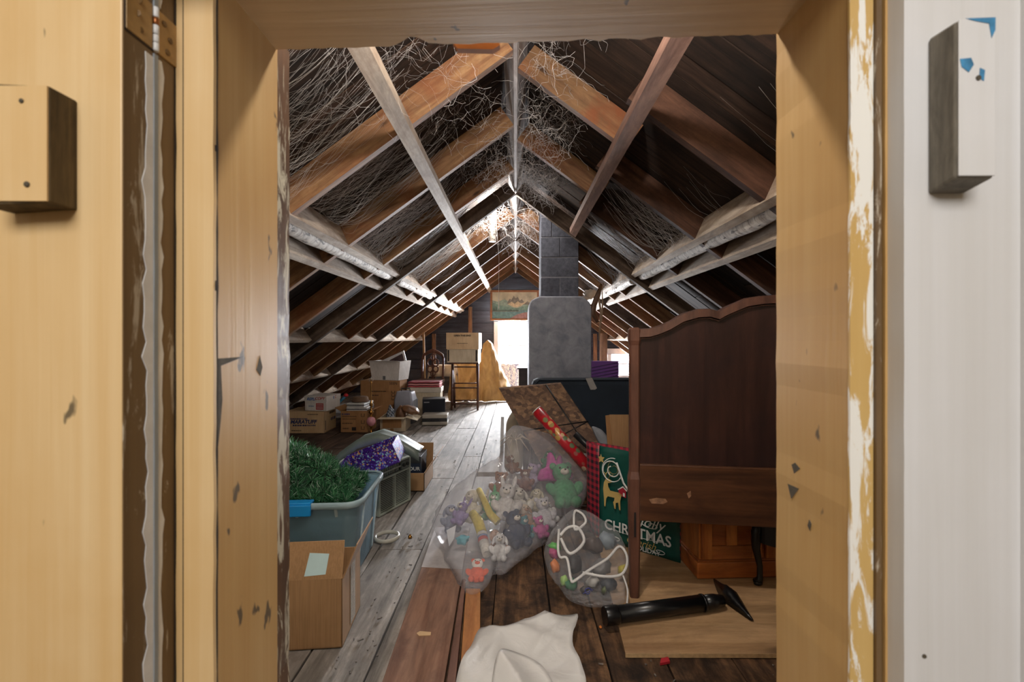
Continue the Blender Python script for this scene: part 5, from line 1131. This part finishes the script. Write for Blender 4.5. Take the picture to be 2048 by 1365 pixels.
# poses worked out so that the toys press together inside the film without passing through it or each other
POSES = [
    ((0.0282, 2.6824, 0.0909), (-0.6109, 0.0, 0.3491), (0.96, 0.96, 0.96)),
    ((-0.0957, 2.7764, 0.179), (-0.6109, 0.0, -0.1745), (0.817, 0.817, 0.817)),
    ((0.2993, 2.7655, 0.164), (-0.6109, 0.0, 0.1745), (0.98, 0.98, 0.98)),
    ((-0.1286, 2.6261, 0.1055), (-0.6109, 0.0, -0.3491), (1.0, 1.0, 1.0)),
    ((0.0636, 2.5617, 0.074), (-0.6109, 0.0, 0.4363), (1.0, 1.0, 1.0)),
    ((-0.0491, 2.547, 0.1465), (-0.6109, 0.0, -0.0873), (1.0, 1.0, 1.0)),
    ((-0.2662, 2.6433, 0.0972), (-0.6109, 0.0, -0.4363), (0.864, 0.864, 0.864)),
    ((0.0088, 2.3423, 0.0887), (-0.6109, 0.0, 0.5236), (0.99, 0.99, 0.99)),
    ((-0.2979, 2.4633, 0.1337), (-0.6109, 0.0, -0.5236), (0.72, 0.72, 0.72)),
    ((-0.1723, 2.0264, 0.05), (-1.1519, 0.0, 0.0), (1.1, 0.605, 1.1)),
    ((0.1621, 2.5485, 0.0955), (-0.6109, 0.0, 0.2618), (1.0, 1.0, 1.0)),
    ((0.1366, 2.4352, 0.0721), (-0.6109, 0.0, 0.4363), (0.941, 0.941, 0.941)),
    ((0.06, 2.8304, 0.1961), (-0.6109, 0.0, 0.0), (1.0, 1.0, 1.0)),
    ((0.0968, 2.9458, 0.1807), (-0.6109, 0.0, -0.5236), (1.0, 1.0, 1.0)),
    ((0.2211, 3.0174, 0.2745), (-0.6109, 0.0, -0.3665), (0.868, 0.868, 0.868)),
    ((0.1283, 2.8227, 0.0743), (-0.6109, 0.0, -0.2094), (0.886, 0.886, 0.886)),
    ((-0.0764, 2.185, 0.0756), (-0.6109, 0.0, -0.0524), (0.742, 0.742, 0.742)),
    ((-0.1871, 2.7098, 0.0724), (-0.6109, 0.0, 0.1047), (1.0, 1.0, 1.0)),
    ((-0.352, 2.5212, 0.0776), (-0.6109, 0.0, 0.2618), (0.96, 0.96, 0.96)),
    ((0.0541, 2.4422, 0.0662), (-0.6109, 0.0, 0.4189), (0.922, 0.922, 0.922)),
    ((-0.0208, 3.0271, 0.2438), (-0.6109, 0.0, 0.576), (0.769, 0.769, 0.769)),
    ((0.1889, 2.648, 0.0729), (-0.6109, 0.0, 0.733), (1.0, 1.0, 1.0)),
    ((-0.0859, 2.2801, 0.0656), (-0.6109, 0.0, 0.8901), (0.909, 0.909, 0.909)),
    ((0.2552, 2.9076, 0.2535), (-0.4363, 0.0, 0.1396), (1.0, 1.0, 1.0)),
    ((0.0, 0.0, 0.045), (0.0, 0.0, 0.0), (1.0, 1.0, 1.0))]
for o, (l_, r_, s_) in zip(toys, POSES): o.location = l_; o.rotation_euler = r_; o.scale = s_
# ------------------------------------------------------------------ clear zip bag with bits and pieces
def YZ(py): return 1.83 + .0021 * (1230 - py)
def ZB(px, py, back=0.0): p = P(px, py, YZ(py) + back); p.z = max(p.z, .012); return p
zb_ = thing('zip_bag', 'clear vinyl zip bag with white piping stuffed with coloured odds and ends', 'bag', (0, 0, 0))
zo = [(1150, 1024), (1195, 1042), (1240, 1078), (1255, 1120), (1254, 1180), (1248, 1216), (1212, 1230), (1165, 1226), (1122, 1184), (1096, 1140), (1090, 1095), (1112, 1052)]
m = MB(); m.pillow([ZB(*q) for q in zo], .085, .16, rings=12, floor=.02, wrinkle=.022, seed=4, pw=.27); m.build('film', clear('vinyl_film', '#d4d4d8', .05, .05, 1.0, 20), zb_)
PIP = plain('white_piping', '#d2cfcc', .5)
def pip(pts, r=.006): m = MB(); m.tube(smooth([ZB(*q, -.088) for q in pts]), r, 7); m.build('piping', PIP, zb_)
pip([(1148, 1030), (1152, 1022), (1166, 1030), (1171, 1046), (1150, 1060), (1148, 1030)], .006); pip([(1118, 1060), (1116, 1095), (1120, 1115), (1134, 1118), (1142, 1160), (1150, 1162), (1180, 1140), (1215, 1118), (1238, 1094), (1252, 1108), (1254, 1130), (1242, 1150), (1210, 1154), (1165, 1146)], .006)
pip([(1246, 1152), (1255, 1180), (1254, 1208)], .004); pip([(1120, 1072), (1136, 1056), (1156, 1056), (1168, 1084), (1140, 1108), (1122, 1078)], .007)
def bit(px, py, s, c, lab, seed, shape=(1, .7, .8), cat='toy'):
    s *= 1.2; p = ZB(px, py, -.01); p.z = max(p.z, .012 + s * .6); m = MB(); m.blob(p, (s * shape[0], s * shape[1], s * shape[2]), (R(seed * 40), R(seed * 25), 0), 2, .6, seed); return tag(m.build('craft_bit', plain('bit_' + c[1:], c, .5, var=.2)), lab, cat, 'odds and ends in the vinyl zip bag')
for i, (px, py, s, c, w) in enumerate(((1104, 1092, .03, '#4fae3c', 'bright green'), (1108, 1108, .022, '#b0306e', 'magenta'), (1102, 1134, .03, '#e07a26', 'orange'), (1116, 1168, .032, '#9cc46a', 'lime'), (1140, 1172, .03, '#3f7f56', 'sea green'), (1185, 1170, .045, '#b4b0aa', 'pale grey with a blue print'), (1222, 1178, .045, '#2b3038', 'charcoal'), (1185, 1092, .04, '#4a3a34', 'dark brown'), (1214, 1082, .036, '#7c8a94', 'blue grey'), (1150, 1128, .035, '#2f2a2c', 'black'), (1218, 1206, .03, '#5d6a34', 'olive'), (1245, 1140, .02, '#d6c431', 'yellow'), (1165, 1198, .03, '#3a3330', 'sooty brown'), (1204, 1136, .035, '#6a6664', 'mid grey'), (1166, 1052, .03, '#5b4a42', 'dull brown'))):
    bit(px, py, s, c, w + ' crumpled scrap inside the vinyl zip bag', i + 1)
px_of = lambda c: CX + c.x * F / c.y
py_of = lambda c: CY + (H - c.z) * F / c.y
zfilm = next(c for c in zb_.children if c.name.startswith('film')); bv = BVHTree.FromPolygons([v.co for v in zfilm.data.vertices], [p.vertices[:] for p in zfilm.data.polygons])
for o in [o for o in COL.objects if o.name.startswith('craft_bit')]:
    vs = o.data.vertices; c = sum((v.co for v in vs), Vector()) / len(vs); mid_ = ZB(lerp(px_of(c), 1180, .5), lerp(py_of(c), 1135, .5), .0)
    for it in range(50):
        if all(inside(v.co, .002) for v in vs): break
        n_ = c.lerp(mid_, .025)
        for v in vs: v.co = n_ + (v.co - c) * .97
        c = n_
m = MB(); ps = spiral(0, 0, .016, .006, 0, 400); m.tube([ZB(1176, 1184, -.088) + Vector((x, 0, z)) for x, z in ps], .0025, 5); m.tube([ZB(1166, 1188, -.088), ZB(1187, 1180, -.088)], .002, 5); m.build('printed_mark', plain('blue_print_mark', '#3c3f7e', .5), zb_)

# ------------------------------------------------------------------ white plastic bag in the doorway
WPL = clear('milky_plastic', '#cfccc8', .93, .4, .25, 12)
wo = [(962, 1258), (1010, 1268), (1050, 1252), (1100, 1240), (1152, 1236), (1152, 1262), (1145, 1300), (1162, 1345), (1172, 1400), (1130, 1470), (1010, 1470), (915, 1420), (915, 1365), (938, 1310)]
wbag = thing('white_bag', 'empty milky white plastic bag spread flat just inside the doorway', 'bag', (0, 0, 0))
def wz(px, py): p = G(px, py, .03); p.z = .03; return p
gx = [p for p in (wz(*q) for q in wo)]
m = MB(); m.pillow(gx, .0, .0, rings=10, wrinkle=.0)
for v in m.bm.verts:
    c = v.co; r_ = (.5 - abs(N((c.x * 5 + c.y * 2, c.y * 3 - c.x * 2, 1)))) * .05 + (.5 - abs(N((c.x * 9 - c.y * 5, c.y * 5, 6)))) * .022; v.co.z = .033 + max(r_, 0)
bmesh.ops.remove_doubles(m.bm, verts=m.bm.verts, dist=1e-5); m.build('film', WPL, wbag, solid=.002)
m = MB(); m.pillow([wz(*q) for q in ((998, 1352), (1018, 1341), (1060, 1350), (1092, 1372), (1110, 1420), (1060, 1480), (985, 1470), (985, 1390))], .0, .0, rings=8)
for v in m.bm.verts:
    c = v.co; v.co.z = .085 + .05 * (.5 - abs(N((c.x * 6 + c.y * 3, c.y * 4, 11))))
bmesh.ops.remove_doubles(m.bm, verts=m.bm.verts, dist=1e-5); m.build('folded_mouth', WPL, wbag, solid=.002)

# ------------------------------------------------------------------ things on the right beyond the chimney
PUR = plain('purple_foam', '#5a2c74', .6, var=.1)
pf_ = thing('foam_pad', 'purple ribbed foam pad standing on edge behind the navy mattress', 'foam pad', (1.37, 7.0, .003), -4)
MB().bb(-.21, .21, -.03, .03, 0, .755).build('pad', PUR, pf_, bevel=.006)
for k in range(12):
    z = .1 + k * .05; m = MB(); m.tube([(-.2, -.03, z), (.2, -.03, min(z + .08, .75))], .009, 5); m.build('rib', plain('dark_purple_foam', '#3b1a52', .6), pf_)
lg = MB(); lg.tube([(1.67, 8.6, .003), (1.665, 8.6, .6), (1.66, 8.6, 1.2)], [.08, .076, .072], 14); tag(lg.build('log_post', wood('peeled_log', '#7a5f4c', '#b0937a', 2, 1.0, hue=.05)), 'peeled log post standing under the rafters behind the purple foam pad', 'post')
hn = thing('leather_harness', 'old brown leather straps hanging from the roof beside the chimney', 'harness', P(1196, 575, 4.95))
q0 = P(1196, 575, 4.95)
for nm, pts, w, c in (('wide_strap', ((1203, 568), (1196, 590), (1188, 610), (1186, 628), (1196, 645)), .03, LEA), ('narrow_strap', ((1200, 570), (1198, 600), (1202, 625), (1200, 650), (1198, 682)), .011, plain('pale_leather', '#a08468', .6)), ('narrow_strap', ((1204, 572), (1205, 610), (1203, 640), (1200, 652)), .009, plain('pale_leather', '#a08468', .6))):
    m = MB(); m.tube([P(*p, 4.95) - q0 for p in pts], [w * k for k in ([.4] + [1] * (len(pts) - 2) + [.6])], 8, flat=.35); m.build(nm, c, hn)
m = MB(); m.blob(P(1180, 588, 5.05), (.07, .05, .05), None, 3, .6, 5); m.blob(P(1172, 596, 5.05), (.04, .04, .03), None, 3, .6, 7); tag(m.build('rag', cloth('pale_rag', '#cfc4b4', '#a89a88')), 'pale rag stuffed on top of the chimney shoulder', 'rag')
# ------------------------------------------------------------------ odds on the floor
m = MB(); c_ = G(774, 1080); m.tube([(c_.x + .062 * math.cos(t), c_.y + .062 * math.sin(t), .012 + .004) for t in (2 * math.pi * k / 28 for k in range(29))], .008, 8, cap=False, flat=1.4); tag(m.build('plastic_ring', plain('ivory_plastic', '#bdb9ac', .4)), 'ivory plastic ring lying on the floor beside the tote', 'ring')
m = MB(); c_ = G(820, 1078); m.lathe([(.011, 0), (.011, .012), (.007, .014), (.006, .02)], (c_.x, c_.y, .002), 14); tag(m.build('thimble', BR), 'tiny brass thimble on the grey floor boards near the ivory ring', 'thimble')
RB = plain('red_ribbon', '#b32430', .5); m = MB(); m.slab([G(*q, .004) for q in ((1322, 1322), (1336, 1319), (1340, 1328), (1320, 1332))], (0, 0, .008)); tag(m.build('red_scrap', RB), 'red scrap just under the plywood front edge', 'scrap')
m = MB(); c_ = G(1201, 1258); m.blob((c_.x, c_.y, .006), (.006, .008, .004), None, 2); tag(m.build('orange_chip', plain('orange_chip', '#c8702a', .6)), 'small orange chip on the stained boards by the black tube', 'chip')
deb = MB(); g = random.Random(9)
for k in range(150):
    if k % 3: x, y = (g.uniform(-.62, -.475), g.uniform(1.3, 2.6)) if k % 2 else (g.uniform(-.55, -.2), g.uniform(3.1, 5.4))
    else: x, y = g.uniform(.28, 1.2), g.uniform(1.2, 1.55)
    s = g.uniform(.0015, .006); a = g.uniform(0, 3.1); deb.box((x, y, .0035), (s * g.uniform(1, 4), s, .003), (0, 0, a))
o = deb.build('floor_debris', plain('debris', '#8d8278', .9, var=.5, scale=90)); o['kind'] = 'stuff'; tag(o, 'scattered wood chips and dirt on the floor boards', 'debris')

# ------------------------------------------------------------------ cobwebs
WEB = NT('cobweb'); WEB.col('#b9b4b2'); WEB.b.inputs['Roughness'].default_value = .8; WEB = WEB.m
def bay_of(side, y, xm):
    """the clear space between two rafters on that slope"""
    ed = sorted((o.location.y, max(v.co.y for v in o.data.vertices)) for o in ceiling.children if o.name.startswith(('rafter', 'pole_rafter')) and (o.location.x < 0 or (o.location.x == 0 and o.rotation_euler.x > 1)) == (side < 0) and (side < 0 or not ((xm < .47 and o.location.x > .4) or (xm > .56 and o.location.x < .1 and o.location.y < 4 and o.name.startswith('rafter')))))
    lo, hi = .66, YF - .02
    for yr, hw in ed:
        if yr <= y: lo = yr + hw + .003
        elif yr - hw - .003 < hi: hi = yr - hw - .003
    return (lo, hi) if lo < hi else (hi, hi)
LOG = Vector((P(986, 440, 4.9).x, 4.9, 0))
def hang(pts):
    """keep a thread out of rafters, ridge, runners, purlins, birch log and chimney"""
    side = 1 if sum(p[0] for p in pts) >= 0 else -1; xm = abs(sum(p[0] for p in pts)) / len(pts); lo, hi = bay_of(side, pts[0][1], xm); out = []
    for p in pts:
        x, y, z = max(side * p[0], .012), min(max(p[1], lo), hi), p[2]
        x = min(x, 1.085 - .35 * min(max(zs(x) - z, 0), .19))                 # uphill face of the purlin board
        if z > ZR - .014: x = max(x, .011 + .053 * (z - ZR + .012) / .142)    # flank of the ridge beam
        z = min(z, zs(x) - .005)
        if .472 < x < .542 and z < zb(x) + .003 and (side < 0 or y < 4.09): z = zb(x) + .003
        if side > 0 and 4.53 < y < 4.93 and .246 < x < .638: x = .246 if xm < .44 else .638                # face of the flue
        d = Vector((side * x, y, 0)) - LOG
        if d.length < .05 and 1.5 < z: d = (d.normalized() if d.length > 1e-4 else Vector((0, -1, 0))) * .05 + LOG; x, y = abs(d.x), d.y
        out.append((side * x, y, z))
    return out
def strands(name, label, gens):
    m = MB()
    for pts, r in gens:
        q = hang(pts); keep = [q[0]]
        for p in q[1:]:
            if (Vector(p) - Vector(keep[-1])).length > .002: keep.append(p)
        if len(keep) > 2: m.tube(keep, r, 3, cap=False)
    me = bpy.data.meshes.new(name); m.bm.to_mesh(me); m.bm.free(); me.materials.append(WEB); o = inst(me, name); o['kind'] = 'stuff'; tag(o, label, 'cobweb'); return o
gw = random.Random(21)
def sweep(side, x0, x1, y0, y1, n, sag=.09, r=.0006, Lr_=(.25, .6)):
    """long hanging threads swept down the slope"""
    for k in range(n):
        xa = gw.uniform(x0, x1); L = gw.uniform(*Lr_); xb = min(xa + L, x1 + .15); ya = gw.uniform(y0, y1); yb = min(max(ya + gw.uniform(-.12, .12), y0), y1); dr = gw.uniform(.01, .07); sg = gw.uniform(.3, 1) * sag; ph = gw.uniform(0, 9); pts = []
        for i in range(8):
            t = i / 7; x = lerp(xa, xb, t); y = lerp(ya, yb, t); z = zs(x) - .01 - dr * (1 - t) - sg * math.sin(math.pi * t) + .012 * N((t * 4, ph, k)); pts.append((side * x, y, z))
        yield pts, r * gw.uniform(.6, 1.5)
def tangle(c, d, n, r=.0006, step=.03, steps=9):
    for k in range(n):
        p = Vector(c) + Vector((gw.uniform(-d[0], d[0]), gw.uniform(-d[1], d[1]), gw.uniform(-d[2], d[2]))); v = Vector((gw.gauss(0, 1), gw.gauss(0, 1), gw.gauss(0, 1))).normalized(); pts = []
        for i in range(steps):
            pts.append(p.copy()); v = (v + Vector((gw.gauss(0, .5), gw.gauss(0, .5), gw.gauss(0, .5)))).normalized(); p = p + v * step
            x = abs(p.x); p.z = min(p.z, zs(x) - .006)
        yield pts, r * gw.uniform(.5, 1.4)
from itertools import chain
strands('cobweb', 'long swept cobweb threads in the first bay on the left slope', chain(sweep(-1, .45, 1.0, 1.25, 2.08, 210, .12, .00028), tangle((-.45, 1.75, 2.2), (.3, .25, .1), 80, .00032, step=.035)))
strands('cobweb', 'cobweb threads hanging below the first left rafter', chain(sweep(-1, .35, .95, 2.18, 2.83, 220, .10, .0004), tangle((-.3, 2.45, 2.33), (.22, .3, .08), 90, .0005)))
strands('cobweb', 'cobweb threads hanging below the second left rafter', chain(sweep(-1, .4, 1.0, 2.92, 3.58, 240, .11, .0008), tangle((-.2, 3.3, 2.38), (.18, .35, .08), 160, .0008)))
strands('cobweb', 'cobweb threads in the left bays either side of the first pole rafters', chain(sweep(-1, .4, 1.0, 3.66, 5.0, 330, .12, .0011), tangle((-.3, 4.55, 2.3), (.25, .3, .1), 180, .001)))
strands('cobweb', 'cobweb threads in the far left bays', chain(sweep(-1, .4, .9, 5.06, 7.5, 200, .12, .0014)))
strands('cobweb', 'curly cobwebs along the right side of the ridge near the doorway', chain(tangle((.16, 2.0, 2.38), (.12, .3, .1), 90, .00045), tangle((.2, 2.65, 2.36), (.14, .3, .1), 200), tangle((.2, 3.5, 2.34), (.15, .35, .1), 300, .0009)))
strands('cobweb', 'curly cobwebs by the ridge beyond the first pole rafters', chain(tangle((.13, 5.1, 2.36), (.1, .6, .1), 160, .0012), tangle((-.1, 5.6, 2.38), (.07, .4, .07), 120, .0012)))
strands('cobweb', 'long cobweb threads above the right birch purlin', chain(sweep(1, .6, 1.0, 2.75, 4.0, 260, .12, .0008), sweep(1, .75, 1.0, 1.4, 2.6, 16, .08, .00035)))
strands('cobweb', 'cobweb threads on the right slope behind the chimney', chain(sweep(1, .7, 1.1, 4.3, 6.0, 160, .12, .0012)))
